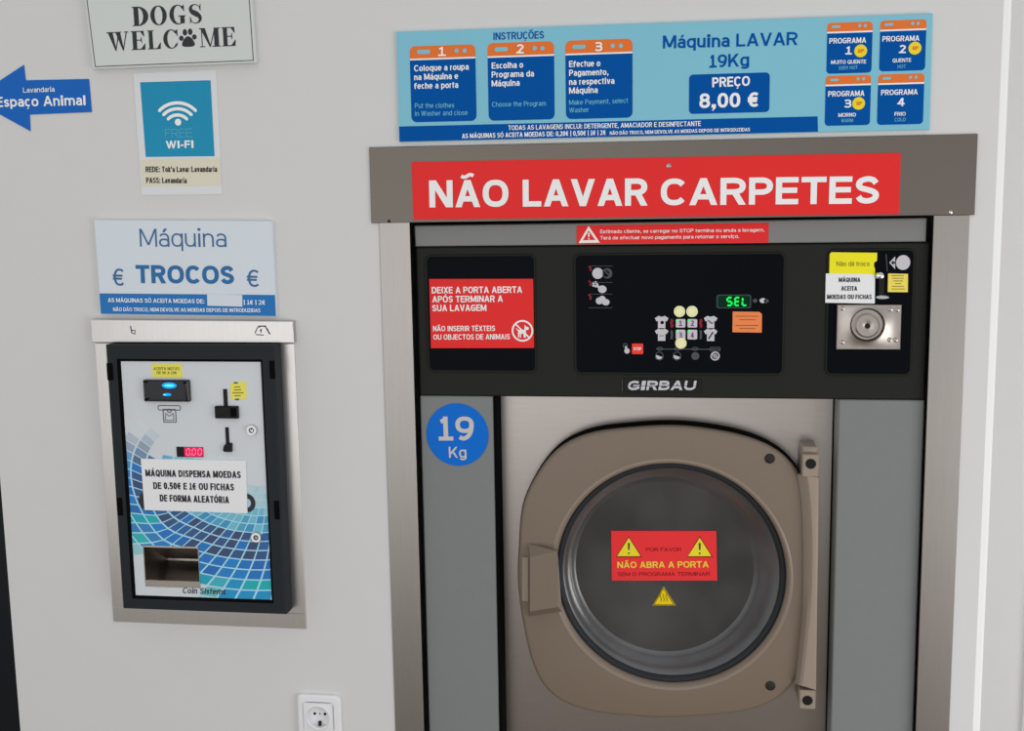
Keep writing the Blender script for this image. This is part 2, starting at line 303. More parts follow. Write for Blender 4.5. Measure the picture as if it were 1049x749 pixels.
ORIGIN = {}
class MB:
    def __init__(self, mat='white'):
        self.v = []; self.f = []; self.mi = []; self.mats = []; self.cur = 0; self.cols = []; self.use(mat)
    def use(self, k):
        if k not in self.mats: self.mats.append(k)
        self.cur = self.mats.index(k); return self
    def add(self, vs, fs, col=None):
        o = len(self.v); self.v += [Vector(q) for q in vs]
        for f in fs:
            self.f.append([i + o for i in f]); self.mi.append(self.cur); self.cols.append(col)
        return self
    def loft(self, rings, cap0=True, cap1=True, closed=True):
        n = len(rings[0]); vs = [q for r in rings for q in r]; fs = []
        for k in range(len(rings) - 1):
            for i in range(n if closed else n - 1):
                j = (i + 1) % n
                fs.append([k * n + i, k * n + j, (k + 1) * n + j, (k + 1) * n + i])
        if cap0: fs.append(list(range(n))[::-1])
        if cap1: fs.append([(len(rings) - 1) * n + i for i in range(n)])
        return self.add(vs, fs)
    def prism(self, xz, yb, yf, bev=0.0):
        """polygon in X,Z extruded from yb (back) to yf (front)"""
        xz = [(q[0], q[-1]) for q in xz]
        rings = [[(x, yb, z) for x, z in xz]]
        if bev:
            rings.append([(x, yf + bev, z) for x, z in xz])
            rings.append([(x, yf, z) for x, z in inset(xz, bev)])
        else: rings.append([(x, yf, z) for x, z in xz])
        return self.loft(rings)
    def flat(self, xz, y):
        return self.add([(q[0], y, q[-1]) for q in xz], [list(range(len(xz)))])
    def slab(self, r, yb, yf, rad=0.0, bev=0.0):
        return self.prism(rrect(r, rad), yb, yf, bev)
    def disc(self, c, r, yb, yf, bev=0.0, n=32, rz=None):
        return self.prism(circle(c, r, n, rz), yb, yf, bev)
    def lathe(self, c, prof, n=48, cap0=False, cap1=True):
        """prof: (radius, y) pairs about an axis along Y through c=(x,z)"""
        return self.loft([[(c[0] + r * math.cos(2 * math.pi * i / n), y, c[1] + r * math.sin(2 * math.pi * i / n)) for i in range(n)] for r, y in prof], cap0, cap1)
    def ring(self, outer, inner, y):
        n = len(outer)
        return self.loft([[(a[0], y, a[-1]) for a in outer], [(a[0], y, a[-1]) for a in inner]], False, False)
    def stroke(self, pts, widths, y):
        """flat strip with a width at every point (X,Z points)"""
        n = len(pts); L = []; R = []
        if not hasattr(widths, '__len__'): widths = [widths] * n
        for i, p in enumerate(pts):
            a = Vector(pts[max(i - 1, 0)]); b = Vector(pts[min(i + 1, n - 1)]); t = (b - a).normalized()
            nn = Vector((-t.y, t.x)) * widths[i] / 2
            L.append((p[0] + nn.x, y, p[1] + nn.y)); R.append((p[0] - nn.x, y, p[1] - nn.y))
        vs = L + R; fs = [[i, i + 1, n + i + 1, n + i] for i in range(n - 1)]
        return self.add(vs, fs)
    def text(self, s, a, b, cap, y, off=0.0, shear=0.0, space=1.0):
        """s set on the line from pixel a to pixel b (baseline ends), capitals cap pixels high, on the plane y"""
        A = P(a[0], a[1], y); B = P(b[0], b[1], y); U = (B - A)
        mid_ = P((a[0] + b[0]) / 2, (a[1] + b[1]) / 2, y)
        h = (P((a[0] + b[0]) / 2, (a[1] + b[1]) / 2 - cap, y) - mid_).length
        Ud = U.normalized(); V = Vector((-Ud.z, 0, Ud.x))
        wt = max(.115 + off * 2.9, .055)
        for pl, kk in outline_text(s, U.length, h, wt):
            q = [A + Ud * (px + py * shear) + V * py for px, py in pl]
            self.add([(p.x, y - kk * 2.5e-5, p.z) for p in q], [list(range(len(q)))])
        return self
    def build(self, name, parent=None, smooth=True, angle=35, origin=None):
        lo = Vector([min(v[i] for v in self.v) for i in range(3)]); hi = Vector([max(v[i] for v in self.v) for i in range(3)])
        c = origin or (lo + hi) / 2
        me = bpy.data.meshes.new(name)
        me.from_pydata([v - c for v in self.v], [], self.f)
        for k in self.mats: me.materials.append(M[k])
        me.polygons.foreach_set('material_index', self.mi)
        if any(self.cols):
            at = me.color_attributes.new('ink', 'FLOAT_COLOR', 'CORNER')
            for p, c_ in zip(me.polygons, self.cols):
                for li in p.loop_indices: at.data[li].color = c_ or (1, 1, 1, 1)
        bm = bmesh.new(); bm.from_mesh(me); bmesh.ops.recalc_face_normals(bm, faces=bm.faces); bm.to_mesh(me); bm.free()
        if smooth:
            me.polygons.foreach_set('use_smooth', [True] * len(me.polygons)); me.set_sharp_from_angle(angle=math.radians(angle))
        o = bpy.data.objects.new(name, me); COL.objects.link(o)
        if parent:
            o.parent = parent; o.location = c - ORIGIN[parent.name]
        else: o.location = c
        ORIGIN[o.name] = c.copy()
        return o

def inset(xz, d):
    n = len(xz); out = []
    ar = sum(xz[i][0] * xz[(i + 1) % n][1] - xz[(i + 1) % n][0] * xz[i][1] for i in range(n))
    s = 1 if ar > 0 else -1
    for i in range(n):
        a = Vector(xz[i - 1]); p = Vector(xz[i]); b = Vector(xz[(i + 1) % n])
        e1 = (p - a).normalized(); e2 = (b - p).normalized()
        n1 = Vector((-e1.y, e1.x)) * s; n2 = Vector((-e2.y, e2.x)) * s
        k = n1 + n2
        k = k / max(k.length_squared / 2, 0.2)
        out.append((p.x + k.x * d, p.y + k.y * d))
    return out
def rrect(r, rad=0.0, n=5):
    x0, x1, z0, z1 = r
    if rad <= 0: return [(x0, z0), (x1, z0), (x1, z1), (x0, z1)]
    out = []
    for cx, cz, a0 in ((x1 - rad, z0 + rad, -90), (x1 - rad, z1 - rad, 0), (x0 + rad, z1 - rad, 90), (x0 + rad, z0 + rad, 180)):
        for i in range(n + 1):
            a = math.radians(a0 + 90 * i / n); out.append((cx + rad * math.cos(a), cz + rad * math.sin(a)))
    return out
def circle(c, r, n=32, rz=None):
    rz = rz or r
    return [(c[0] + r * math.cos(2 * math.pi * i / n), c[-1] + rz * math.sin(2 * math.pi * i / n)) for i in range(n)]
def quad(pts, y): return [(P(px, py, y).x, P(px, py, y).z) for px, py in pts]
def pc(px, py, y):
    q = P(px, py, y); return (q.x, q.z)
def S(n, y=0.0): return n * (y - CAM.y) / F_PX * 1.015          # length of n pixels on the plane y
def tag(o, label, cat, group=None):
    o['label'] = label; o['category'] = cat
    if group: o['group'] = group
    return o
def thing(name, label, cat, loc, group=None):
    o = bpy.data.objects.new(name, None); COL.objects.link(o); o.location = loc; o.empty_display_size = 0.05
    ORIGIN[o.name] = Vector(loc)
    return tag(o, label, cat, group)
def struct(o): o['kind'] = 'structure'; return o
def lettering(parent, lines, y, mk, off=0.02, name='lettering', **kw):
    if name == 'euro_sign' or (lines and lines[0][0].startswith(('Máquina LAVAR', 'POR FAVOR', 'DEIXE', 'MÁQUINA', 'PROG', 'TODAS', 'AS MÁQ'))):
        for l in lines:
            b = MB(mk); b.text(*l[:4], y, off=(l[4] if len(l) > 4 else off), **kw); o = b.build(name, parent, smooth=False)
        return o
    b = MB(mk)
    for l in lines:
        s, a, c, cap = l[:4]
        b.text(s, a, c, cap, y, off=(l[4] if len(l) > 4 else off), **kw)
    return b.build(name, parent, smooth=False)
def grid_wall(b, xs, zs, holes, y0, y1):
    for i in range(len(xs) - 1):
        for j in range(len(zs) - 1):
            if (i, j) in holes: continue
            b.slab((xs[i], xs[i + 1], zs[j], zs[j + 1]), y1, y0)

# ------------------------------------------------------------------ the room
X_LEFT = P(11, 625, 0).x                         # where the white wall ends on the left
X_RIGHT = P(1019.5, 400, 0).x
OP = rect(416, 200, 958.5, 749, 0.0)             # opening for the washer
OPX0, OPX1 = P(409, 490, 0).x, P(962, 490, 0).x
OPZ1 = P(690, 222, 0).z
b = MB('wall')
mh = rect(132, 372, 270, 612, 0)                # niche behind the change machine
xs = [X_LEFT, mh[0], mh[1], OPX0, OPX1, X_RIGHT - .012]
zs = [0, .06, mh[2], mh[3], OPZ1, 2.7]
holes = {(3, 1), (3, 2), (3, 3), (1, 2)}
for i in range(5):
    for j in range(5):
        if (i, j) in holes: continue
        b.slab((xs[i], xs[i + 1], zs[j], zs[j + 1]), 0.95, 0.0)
b.slab((X_LEFT, X_RIGHT - .012, 0, 2.7), 1.0, 0.95)
struct(b.build('wall_front', smooth=False))
b = MB('corner')                                 # rounded corner bead at the right end of the wall
prof = [(X_RIGHT - .012, 0.0)] + [(X_RIGHT - .0035 + .0035 * math.sin(math.radians(a)), .0035 - .0035 * math.cos(math.radians(a))) for a in range(0, 91, 15)] + [(X_RIGHT, .95), (X_RIGHT - .012, .95)]
b.loft([[(x, y, z) for x, y in prof] for z in (0, 2.7)])
struct(b.build('trim_1'))
b = MB('wall_far'); b.slab((X_RIGHT - .2, X_RIGHT + 1.2, 0, 2.7), .75, .62)
struct(b.build('wall_right', smooth=False))
b = MB('corner'); q = P(1052, 640, .62).x
b.slab((q, q + .07, 0, 2.1), .62, .60, 0, .004)
struct(b.build('trim_2'))
b = MB('dark_door')
b.slab((X_LEFT - .95, X_LEFT - .004, 0.0, 2.1), .20, .16, 0, .003)
struct(b.build('door_1', smooth=False))
b = MB('floor'); b.add([(-3, -4.5, 0), (3, -4.5, 0), (3, 1.2, 0), (-3, 1.2, 0), (-3, -4.5, -.05), (3, -4.5, -.05), (3, 1.2, -.05), (-3, 1.2, -.05)],
    [[0, 1, 2, 3], [4, 7, 6, 5], [0, 4, 5, 1], [1, 5, 6, 2], [2, 6, 7, 3], [3, 7, 4, 0]])
struct(b.build('floor', smooth=False))

# ------------------------------------------------------------------ the washing machine
YC = 0.010                                       # console and side columns
YP = 0.070                                       # steel front plate
YD = 0.020                                       # door face
base = P(690, 590, .07)
W = thing('washing_machine', 'large front-loading laundry washer built into the wall, with round glass door and black console', 'washing machine', (base.x, .4, .06))
wx0, wx1 = P(427.5, 300, YC).x, P(951.5, 300, YC).x
b = MB('gap')
b.slab((wx0 + .002, wx1 - .002, .062, P(690, 232, YC).z), .93, YP + .02)   # casing
hr_c = P(686, 591, YD)
b.build('casing', W, smooth=False)
# grey strip along the top
b = MB('grey_bar'); b.prism(quad([(425.5, 252.5), (948.5, 247.5), (949.5, 223.5), (424.5, 231.5)], YC), YP + .03, YC, .0015); b.build('top_strip', W)
# console fascia: frame with three windows
cq = rect(427.8, 250.8, 950.0, 408.0, YC)
b = MB('console'); b.slab(cq, YP + .03, YC + .002, .004, .0025); console = b.build('console', W)
def window_panel(px, name, mk='panel_black'):
    r = rect(*px, YC)
    g = MB('console'); o = rrect((r[0] - .004, r[1] + .004, r[2] - .004, r[3] + .004), .012); i2 = rrect(r, .008)
    g.loft([[(x, YC + .002, z) for x, z in o], [(x, YC - .001, z) for x, z in inset(o, .0015)], [(x, YC - .001, z) for x, z in inset(i2, -.0008)], [(x, YC + .0008, z) for x, z in i2]], False, False)
    g.build('window_rim', console)
    p = MB(mk); p.prism(rrect(r, .008), YC + .002, YC + .0006); return p.build(name, W)
Y1 = YC + .0002; Y2 = YC - .0001
window_panel((438.8, 262.8, 547.2, 379.4), 'dispenser_panel')
ctl = window_panel((590.3, 261.2, 801.5, 381.8), 'control_panel')
coin = window_panel((848.5, 257, 933.5, 382.8), 'coin_panel')

# control panel prints and buttons
def icons(fn, name, mk, parent):
    g = MB(mk); fn(g); return g.build(name, parent, smooth=False)
def ic1(g):
    g.flat(circle(pc(612.3, 280.1, Y1), S(5.6)), Y1)
    o = circle(pc(622, 280.1, Y1), S(5.2), 24); i = circle(pc(620.8, 280.3, Y1), S(3.4), 24); g.use('icon_dim'); g.ring(o, i, Y1)
    g.stroke([pc(619, 277, Y2), pc(626, 284, Y2)], S(1.2), Y2)
    g.use('icon'); 
    for a in range(5):
        q = pc(609.6 + 2 * math.cos(a * 1.257), 291.3 + 2 * math.sin(a * 1.257), Y1); g.flat(circle(q, S(1.3), 10), Y1)
    g.flat(circle(pc(617, 296.4, Y1), S(4.3), 20, S(3.9)), Y1); g.stroke([pc(611, 292.3, Y2), pc(616, 296, Y2)], S(2.4), Y2)
    g.flat(circle(pc(614, 308.2, Y1), S(3.6), 20), Y1); g.flat(circle(pc(620.5, 309.6, Y1), S(3.9), 20, S(3.3)), Y1); g.flat(circle(pc(617, 306.5, Y2), S(3.4), 20), Y2)
    g.use('icon_red')
    for x, y in ((604.3, 275), (604.3, 290.2), (604.3, 304.4)):
        g.stroke([pc(x - 1.2, y - 2.6, Y1), pc(x + 1, y, Y1), pc(x + .4, y + 2.6, Y1)], S(2), Y1)
    g.use('icon_dim')
    for y in (272.6, 289.4, 301.3, 315.4): g.stroke([pc(603, y, Y1), pc(627.5, y, Y1)], S(.5), Y1)
icons(ic1, 'instruction_icons', 'icon', ctl)
def shirt(g, x, y, v):
    o = [(-7, -4), (-3, -6.5), (-1.5, -5.6), (1.5, -5.6), (3, -6.5), (7, -4), (5.2, -.6), (3.8, -1.4), (3.8, 6.2), (-3.8, 6.2), (-3.8, -1.4), (-5.2, -.6)]
    g.use('icon'); pts = [pc(x + a, y + c, Y1) for a, c in o]
    g.flat(pts[2:4] + pts[7:11], Y1); g.flat([pts[0], pts[1], pts[2], pts[10], pts[11]], Y1); g.flat([pts[3], pts[4], pts[5], pts[6], pts[7]], Y1)
    g.use('panel_black')
    if v == 0: g.flat(circle(pc(x + .5, y + .5, Y2), S(1.8), 10), Y2)
    if v == 1: g.stroke([pc(x - 2, y + 1, Y2), pc(x + 2, y + 1, Y2)], S(.6), Y2)
    if v == 2: g.stroke([pc(x - 2.5, y - 2, Y2), pc(x + 1, y + 1.5, Y2), pc(x + 2.5, y + .5, Y2)], S(1), Y2)
    if v == 3: g.stroke([pc(x - 2, y + 4, Y2), pc(x + 2.5, y - 3, Y2)], S(1.3), Y2)
for k, (x, y) in enumerate(((677.8, 330), (677.8, 343), (728, 330), (728, 343.2))):
    g = MB('icon'); shirt(g, x, y, k); g.build('shirt_symbol', ctl, smooth=False)
g = MB('icon_red')
for x in (687.8, 717.6): g.stroke([pc(x, 327, Y1), pc(x + .8, 329, Y1), pc(x - .4, 331, Y1), pc(x + .8, 333.4, Y1), pc(x, 335.6, Y1)], S(2.6), Y1)
g.use('icon_dim')
for x in (687.8, 717.6): g.stroke([pc(x, 338.5, Y1), pc(x + .6, 342, Y1), pc(x, 347.6, Y1)], S(2.2), Y1)
g.stroke([pc(672, 357.6, Y1), pc(737, 357.9, Y1)], S(.9), Y1)
for x in (676, 694, 712): g.ring(circle(pc(x, 357.4, Y2), S(3.4), 16, S(1.9)), circle(pc(x, 357.4, Y2), S(2.4), 16, S(1.1)), Y2)
g.ring(rrect(rect(727, 355.6, 738, 359.8, Y2), .002), inset(rrect(rect(727, 355.6, 738, 359.8, Y2), .002), S(.8)), Y2)
g.flat(circle(pc(712.3, 364.8, Y1), S(4), 18), Y1)
g.use('icon')
for x in (675.4, 693.5): 
    g.flat([pc(x + 4.4 * math.cos(a) , 364.8 + 4.2 * math.sin(a), Y1) for a in [math.radians(20 + t * 18) for t in range(11)]], Y1)
    g.use('icon_dim'); g.ring(circle(pc(x, 364.6, Y1), S(4.3), 18), circle(pc(x, 364.6, Y1), S(3.5), 18), Y1); g.use('icon')
g.ring(circle(pc(732.6, 364.8, Y1), S(4.6), 20), circle(pc(732.6, 364.8, Y1), S(3.4), 20), Y1)
for dx in (-1.8, 0, 1.8): g.stroke([pc(732.6 + dx - 1.6, 364.8 - 2.5, Y2), pc(732.6 + dx + 1.6, 364.8 + 2.5, Y2)], S(.8), Y2)
g.build('panel_symbols', ctl, smooth=False)
g = MB('icon'); g.flat(circle(pc(642.3, 359.6, Y1), S(2.8), 14), Y1); g.stroke([pc(641, 354.5, Y2), pc(641.6, 359, Y2)], S(1.8), Y2)
g.use('icon_dim'); g.ring(circle(pc(640.6, 354.2, Y1), S(2.6), 14), circle(pc(640.6, 354.2, Y1), S(1.7), 14), Y1)
g.build('hand_symbol', ctl, smooth=False)
g = MB('icon_dim'); g.flat(quad([(770.6, 308.1), (773.4, 305.6), (776.2, 308.1), (773.4, 310.6)], Y1), Y1)
g.use('icon'); g.flat(circle(pc(781.5, 308, Y1), S(3.2), 16, S(2.5)), Y1); g.use('icon_dim'); g.flat(circle(pc(785, 308.4, Y1), S(2.4), 16, S(2)), Y1)
g.build('coin_symbol', ctl, smooth=False)
for k, (px) in enumerate(((692.2, 326.9, 702.2, 335.6), (704.2, 326.9, 714.2, 335.6), (692.2, 337.8, 702.2, 347.8), (704.2, 337.8, 714.2, 347.8))):
    bt = MB('icon').slab(rect(*px, YC), YC + .001, YC - .0008, .0022, .0006).build('program_button', ctl)
    g = MB('mauve_ink'); g.text(str(k + 1), (px[0] + 3.3, px[3] - 1.6), (px[2] - 3.2, px[3] - 1.6), 5.6, YC - .0011, off=.03)
    g.use('led_green'); g.flat(circle(pc(px[0] + 1.6, px[1] + 1.3, YC - .0011), S(1.0), 10), YC - .0011)
    g.build('number', bt, smooth=False)
bt = MB('stop_red').slab(rect(647.2, 352, 658.9, 362.9, YC), YC + .001, YC - .001, .002, .0006).build('stop_button', ctl)
lettering(bt, [('STOP', (649, 358.9), (657, 358.9), 3)], YC - .0013, 'white', .02)
d = MB('display_rim'); d.slab(rect(733.8, 301.8, 769.6, 316, YC), YC + .001, YC - .0006, .004, .0005); d.use('led_green_back'); d.flat(rrect(rect(735.4, 303, 768.2, 314.8, YC), .003), YC - .0008)
disp = d.build('display', ctl)
SEGS = {'S': 'afgcd', 'E': 'afged', 'L': 'fed', '0': 'abcdef'}
def seven(g, ch, x0, x1, yt, yb, y, wdt):
    ym = (yt + yb) / 2; e = .5
    sg = {'a': ((x0 + e, yt), (x1 - e, yt)), 'b': ((x1, yt + e), (x1, ym - e)), 'c': ((x1, ym + e), (x1, yb - e)), 'd': ((x0 + e, yb), (x1 - e, yb)),
          'e': ((x0, ym + e), (x0, yb - e)), 'f': ((x0, yt + e), (x0, ym - e)), 'g': ((x0 + e, ym), (x1 - e, ym))}
    for s in SEGS[ch]:
        p, q = sg[s]; sl = .06
        g.stroke([pc(p[0] + (yb - p[1]) * sl, p[1], y), pc(q[0] + (yb - q[1]) * sl, q[1], y)], S(wdt), y)
g = MB('led_green')
for ch, x0 in (('S', 744.8), ('E', 752.6), ('L', 760.4)): seven(g, ch, x0, x0 + 4.6, 304.9, 312.9, YC - .0011, 1.7)
g.build('digits', disp, smooth=False)
# brand badge
bd = MB('black').slab(rect(638.5, 388.2, 718.5, 402, YC), YC + .003, YC - .0005, .0015, .0005); bd.use('icon_dim'); bd.stroke([pc(637.6, 388.5, YC), pc(637.6, 401, YC)], S(.8), YC + .001)
bd = bd.build('brand_badge', W)
g = MB('icon'); g.text('GIRBAU', (642.6, 399.7), (712.0, 399.7), 9.6, YC - .0008, off=.05, shear=.18)
g.use('black'); g.stroke([pc(644, 395.3, YC - .001), pc(712, 395.3, YC - .001)], S(.55), YC - .001)
g.build('lettering', bd, smooth=False)

# coin panel
g = MB('icon'); g.flat(quad([(911, 269.2), (917, 262.6), (917, 275.8)], Y1), Y1); g.flat(circle(pc(925.2, 269, Y1), S(6.7), 28, S(7.3)), Y1)
g.use('panel_black'); g.flat(quad([(913, 269.2), (915.4, 266.6), (915.4, 268.5), (917, 268.5), (917, 270), (915.4, 270), (915.4, 271.8)], Y2), Y2)
g.use('icon_dim'); g.stroke([pc(907.8, 260.5, Y1), pc(909, 278, Y1)], S(.8), Y1)
g.build('insert_arrow', coin, smooth=False)
g = MB('black'); g.slab(rect(899.8, 285, 905.8, 303.5, YC), YC + .001, YC - .003, .001, .001); 
g.build('coin_slot', coin)
MB('chrome').lathe(pc(901.2, 282.2, YC), [(S(4.2), YC + .001), (S(4.2), YC - .004), (S(3.2), YC - .007), (S(1), YC - .0085)], 24).build('reject_button', coin)
g = MB('chrome'); g.prism(circle(pc(904, 304.6, YC), S(6.6), 24, S(2.0)), YC + .001, YC - .004, .001); g.build('slot_lip', coin)
pl = rect(856.8, 312, 922.6, 357.8, YC); c0 = pc(888.1, 332.5, YC)
g = MB('coin_steel')
N = 48
o = []
for i in range(N):
    a = 2 * math.pi * i / N; dx, dz = math.cos(a), math.sin(a)
    t = min(((pl[1] if dx > 0 else pl[0]) - c0[0]) / dx if abs(dx) > 1e-6 else 9, ((pl[3] if dz > 0 else pl[2]) - c0[1]) / dz if abs(dz) > 1e-6 else 9)
    o.append((c0[0] + dx * t, c0[1] + dz * t))
for cxx in (pl[0], pl[1]):
    for cz in (pl[2], pl[3]):
        k = min(range(N), key=lambda i: (o[i][0] - cxx) ** 2 + (o[i][1] - cz) ** 2); o[k] = (cxx, cz)
cr = lambda r: [(c0[0] + r * math.cos(2 * math.pi * i / N), c0[1] + r * math.sin(2 * math.pi * i / N)) for i in range(N)]
yk = YC - .006
def at_y(p, y): return [(x, y, z) for x, z in p]
g.loft([at_y(o, YC + .001), at_y(o, yk + .001), at_y([(c0[0] + (x - c0[0]) * .98, c0[1] + (z - c0[1]) * .975) for x, z in o], yk), at_y(cr(S(17.6)), yk), at_y(cr(S(16.6)), yk - .001), at_y(cr(S(15.6)), yk + .001), at_y(cr(S(14.8)), yk + .005)], False, True)
plate = g.build('coin_box_plate', W)
for x, y in ((912.2, 317), (919.3, 317.4), (863, 316), (862.8, 350.5), (911.5, 348.3), (917.5, 348.3)):
    MB('coin_steel').lathe(pc(x, y, yk), [(S(2.3), yk), (S(2.1), yk - .0012), (S(1), yk - .002)], 16).build('rivet', plate)
g = MB('coin_steel'); c1 = pc(888.7, 334.0, yk - .002)
g.lathe(c1, [(S(11.8), yk + .005), (S(11.8), yk - .001), (S(10.4), yk - .003), (S(4), yk - .0035), (S(3.2), yk - .003)], 40)
g.use('black'); g.disc(c1, S(2.6), yk, yk - .0038, n=20)
g.build('lock_cylinder', plate)

# side columns
lc = (P(430.3, 420, YC).x, P(504.4, 420, YC).x, .10, P(468, 406.2, YC).z)
rc = (P(859.2, 420, YC).x, P(947.0, 420, YC).x, .10, P(903, 410.2, YC).z)
for r in (lc, rc):
    MB('grey_side').slab(r, YP + .03, YC + .002, .002, .002).build('side_column', W)
for x0_, x1_, y0_ in ((lc[1] - .0005, lc[1] + .0055, YC + .010), (rc[0] - .002, rc[0] + .0005, YP - .004)):
    MB('gap').slab((x0_, x1_, .10, lc[3] - .003), YP + .02, y0_).build('gap_shade', W, smooth=False)  # added black strips that paint the shade in the gaps beside the columns
# steel front plate with the porthole
zt = P(680, 407, YP).z
px0, px1 = lc[1] - .002, rc[0] + .002
g = MB('steel_front')
RO = None
hc = P(686, 591, YP); Rp = .185
N = 64
o = []
zb = .10
pr = (px0, px1, zb, zt + .01)
for i in range(N):
    a = 2 * math.pi * i / N; dx, dz = math.cos(a), math.sin(a)
    t = min(((pr[1] if dx > 0 else pr[0]) - hc.x) / dx if abs(dx) > 1e-6 else 9, ((pr[3] if dz > 0 else pr[2]) - hc.z) / dz if abs(dz) > 1e-6 else 9)
    o.append((hc.x + dx * t, hc.z + dz * t))
for cxx in (pr[0], pr[1]):
    for cz in (pr[2], pr[3]):
        k = min(range(N), key=lambda i: (o[i][0] - cxx) ** 2 + (o[i][1] - cz) ** 2); o[k] = (cxx, cz)
hole = [(hc.x + Rp * math.cos(2 * math.pi * i / N), hc.z + Rp * math.sin(2 * math.pi * i / N)) for i in range(N)]
g.loft([at_y(o, YP + .02), at_y(o, YP), at_y(hole, YP), at_y(hole, YP + .10)], False, False)
g.build('front_plate', W)
# drum inside
g = MB('drum'); g.lathe((hc.x, hc.z), [(Rp - .004, YP + .04), (Rp - .004, YP + .10), (.27, YP + .13), (.27, .62), (.20, .64), (.03, .64)], 64, False, True)
g.build('drum', W)

# ------------------------------------------------------------------ the door
contour = [(531, 571), (532, 549.5), (536, 515), (541.5, 501), (552, 483), (571, 460), (600.2, 445.5), (640, 439.5), (673, 437), (727, 440.5), (767, 449), (791, 458.5), (807, 470.5), (820, 487), (825, 520), (827, 560), (827, 600), (825, 640), (820, 680), (813, 701), (797, 716.6), (771.5, 727.2), (721, 734), (670.5, 736), (640, 734), (602, 729), (574, 719), (556.4, 704), (545, 678.6), (537.5, 648), (532.5, 618)]
dc = P(686, 591, YD)
NP = 120
pol = sorted(((math.atan2(P(x, y, YD).z - dc.z, P(x, y, YD).x - dc.x) % (2 * math.pi), math.hypot(P(x, y, YD).z - dc.z, P(x, y, YD).x - dc.x)) for x, y in contour))
def rad_at(a):
    ext = [(t - 2 * math.pi, r) for t, r in pol[-3:]] + pol + [(t + 2 * math.pi, r) for t, r in pol[:3]]
    for k in range(1, len(ext) - 2):
        if ext[k][0] <= a <= ext[k + 1][0]:
            t = (a - ext[k][0]) / (ext[k + 1][0] - ext[k][0]); t = t
            p0, p1, p2, p3 = (ext[k - 1][1], ext[k][1], ext[k + 1][1], ext[k + 2][1])
            return .5 * (2 * p1 + (p2 - p0) * t + (2 * p0 - 5 * p1 + 4 * p2 - p3) * t * t + (3 * p1 - p0 - 3 * p2 + p3) * t ** 3)
    return ext[0][1]
rads = [rad_at(2 * math.pi * i / NP) for i in range(NP)]
for _ in range(3): rads = [(rads[i - 1] + 2 * rads[i] + rads[(i + 1) % NP]) / 4 for i in range(NP)]
def dring(fn, y): return [(dc.x + fn(i) * math.cos(2 * math.pi * i / NP), y, dc.z + fn(i) * math.sin(2 * math.pi * i / NP)) for i in range(NP)]
RG = S(121.0, YD)                                 # edge of the porthole opening
YB = YP - .004
g = MB('door')
g.loft([dring(lambda i: rads[i] - .004, YB), dring(lambda i: rads[i] + .0005, YB - .004), dring(lambda i: rads[i], YD + .006), dring(lambda i: rads[i] - .0025, YD + .0015), dring(lambda i: rads[i] - .007, YD),
        dring(lambda i: RG + .007, YD)], False, False)
door = g.build('door', W, angle=50)
g = MB('door_rim'); g.loft([dring(lambda i: RG + .007, YD), dring(lambda i: RG + .004, YD - .0015), dring(lambda i: RG + .001, YD), dring(lambda i: RG - .002, YD + .006), dring(lambda i: RG - .004, YD + .02)], False, False)
g.build('porthole_rim', door, angle=60)
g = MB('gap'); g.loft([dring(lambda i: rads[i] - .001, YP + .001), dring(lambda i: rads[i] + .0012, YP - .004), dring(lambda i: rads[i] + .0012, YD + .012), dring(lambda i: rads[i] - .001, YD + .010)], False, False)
g.build('door_side_shade', door, angle=60)  # black ring that paints the shade on the side of the door
g = MB('gasket'); g.loft([dring(lambda i: RG - .003, YD + .016), dring(lambda i: RG - .006, YD + .013), dring(lambda i: RG - .010, YD + .014), dring(lambda i: RG - .013, YD + .019), dring(lambda i: RG - .015, YD + .03)], False, False)
g.build('gasket', door, angle=60)
YG = .088                                         # bottom of the glass bowl
gcz = P(680, 581, YG)
RD = S(94, YG)
def gring(r, y, k): # rings that slide from the porthole axis to the bowl floor
    return [(dc.x + (gcz.x - dc.x) * k + r * math.cos(2 * math.pi * i / NP), y, dc.z + (gcz.z - dc.z) * k + r * math.sin(2 * math.pi * i / NP)) for i in range(NP)]
r0 = RG - .013
g = MB('glass_wall')
g.loft([gring(r0 + .002, YD + .024, 0), gring(r0 - .001, YD + .021, 0), gring(r0 - .006, YD + .024, 0), gring(r0 - (r0 - RD) * .62, YD + .042, .35), gring(RD + .006, YG - .010, .9), gring(RD + .002, YG - .003, 1), gring(RD - .004, YG, 1)], False, False)
g.use('glass'); g.loft([gring(RD - .004, YG, 1), gring(RD * .5, YG + .0005, 1), gring(.004, YG + .0005, 1)], False, True)
g.build('glass_bowl', door, angle=60)
# screw caps on the door
for x, y in ((788.6, 469.8), (789.3, 702.6)):
    MB('cap').lathe(pc(x, y, YD), [(S(5.2), YD + .001), (S(5.2), YD - .001), (S(4), YD - .0024), (S(1), YD - .003)], 24).build('screw_cap', door)
# pull grip on the left
YF = -.004
g = MB('door')
f = quad([(543, 571), (570.5, 564.6), (571.8, 622), (543, 626.5)], YF); bq = quad([(541.3, 556.8), (571, 563.6), (575.5, 626), (541.3, 631)], YD)
g.loft([[(x, YD + .002, z) for x, z in bq], [(x, YD - .002, z) for x, z in bq], [(x, YF, z) for x, z in f]])
grip = g.build('door_grip', door, smooth=False)
MB('door_light').prism(quad([(534.9, 571), (541.6, 571.4), (541.6, 617), (534.9, 615.5)], YD - .008), YD + .001, YD - .010, .0012).build('grip_plate', door)
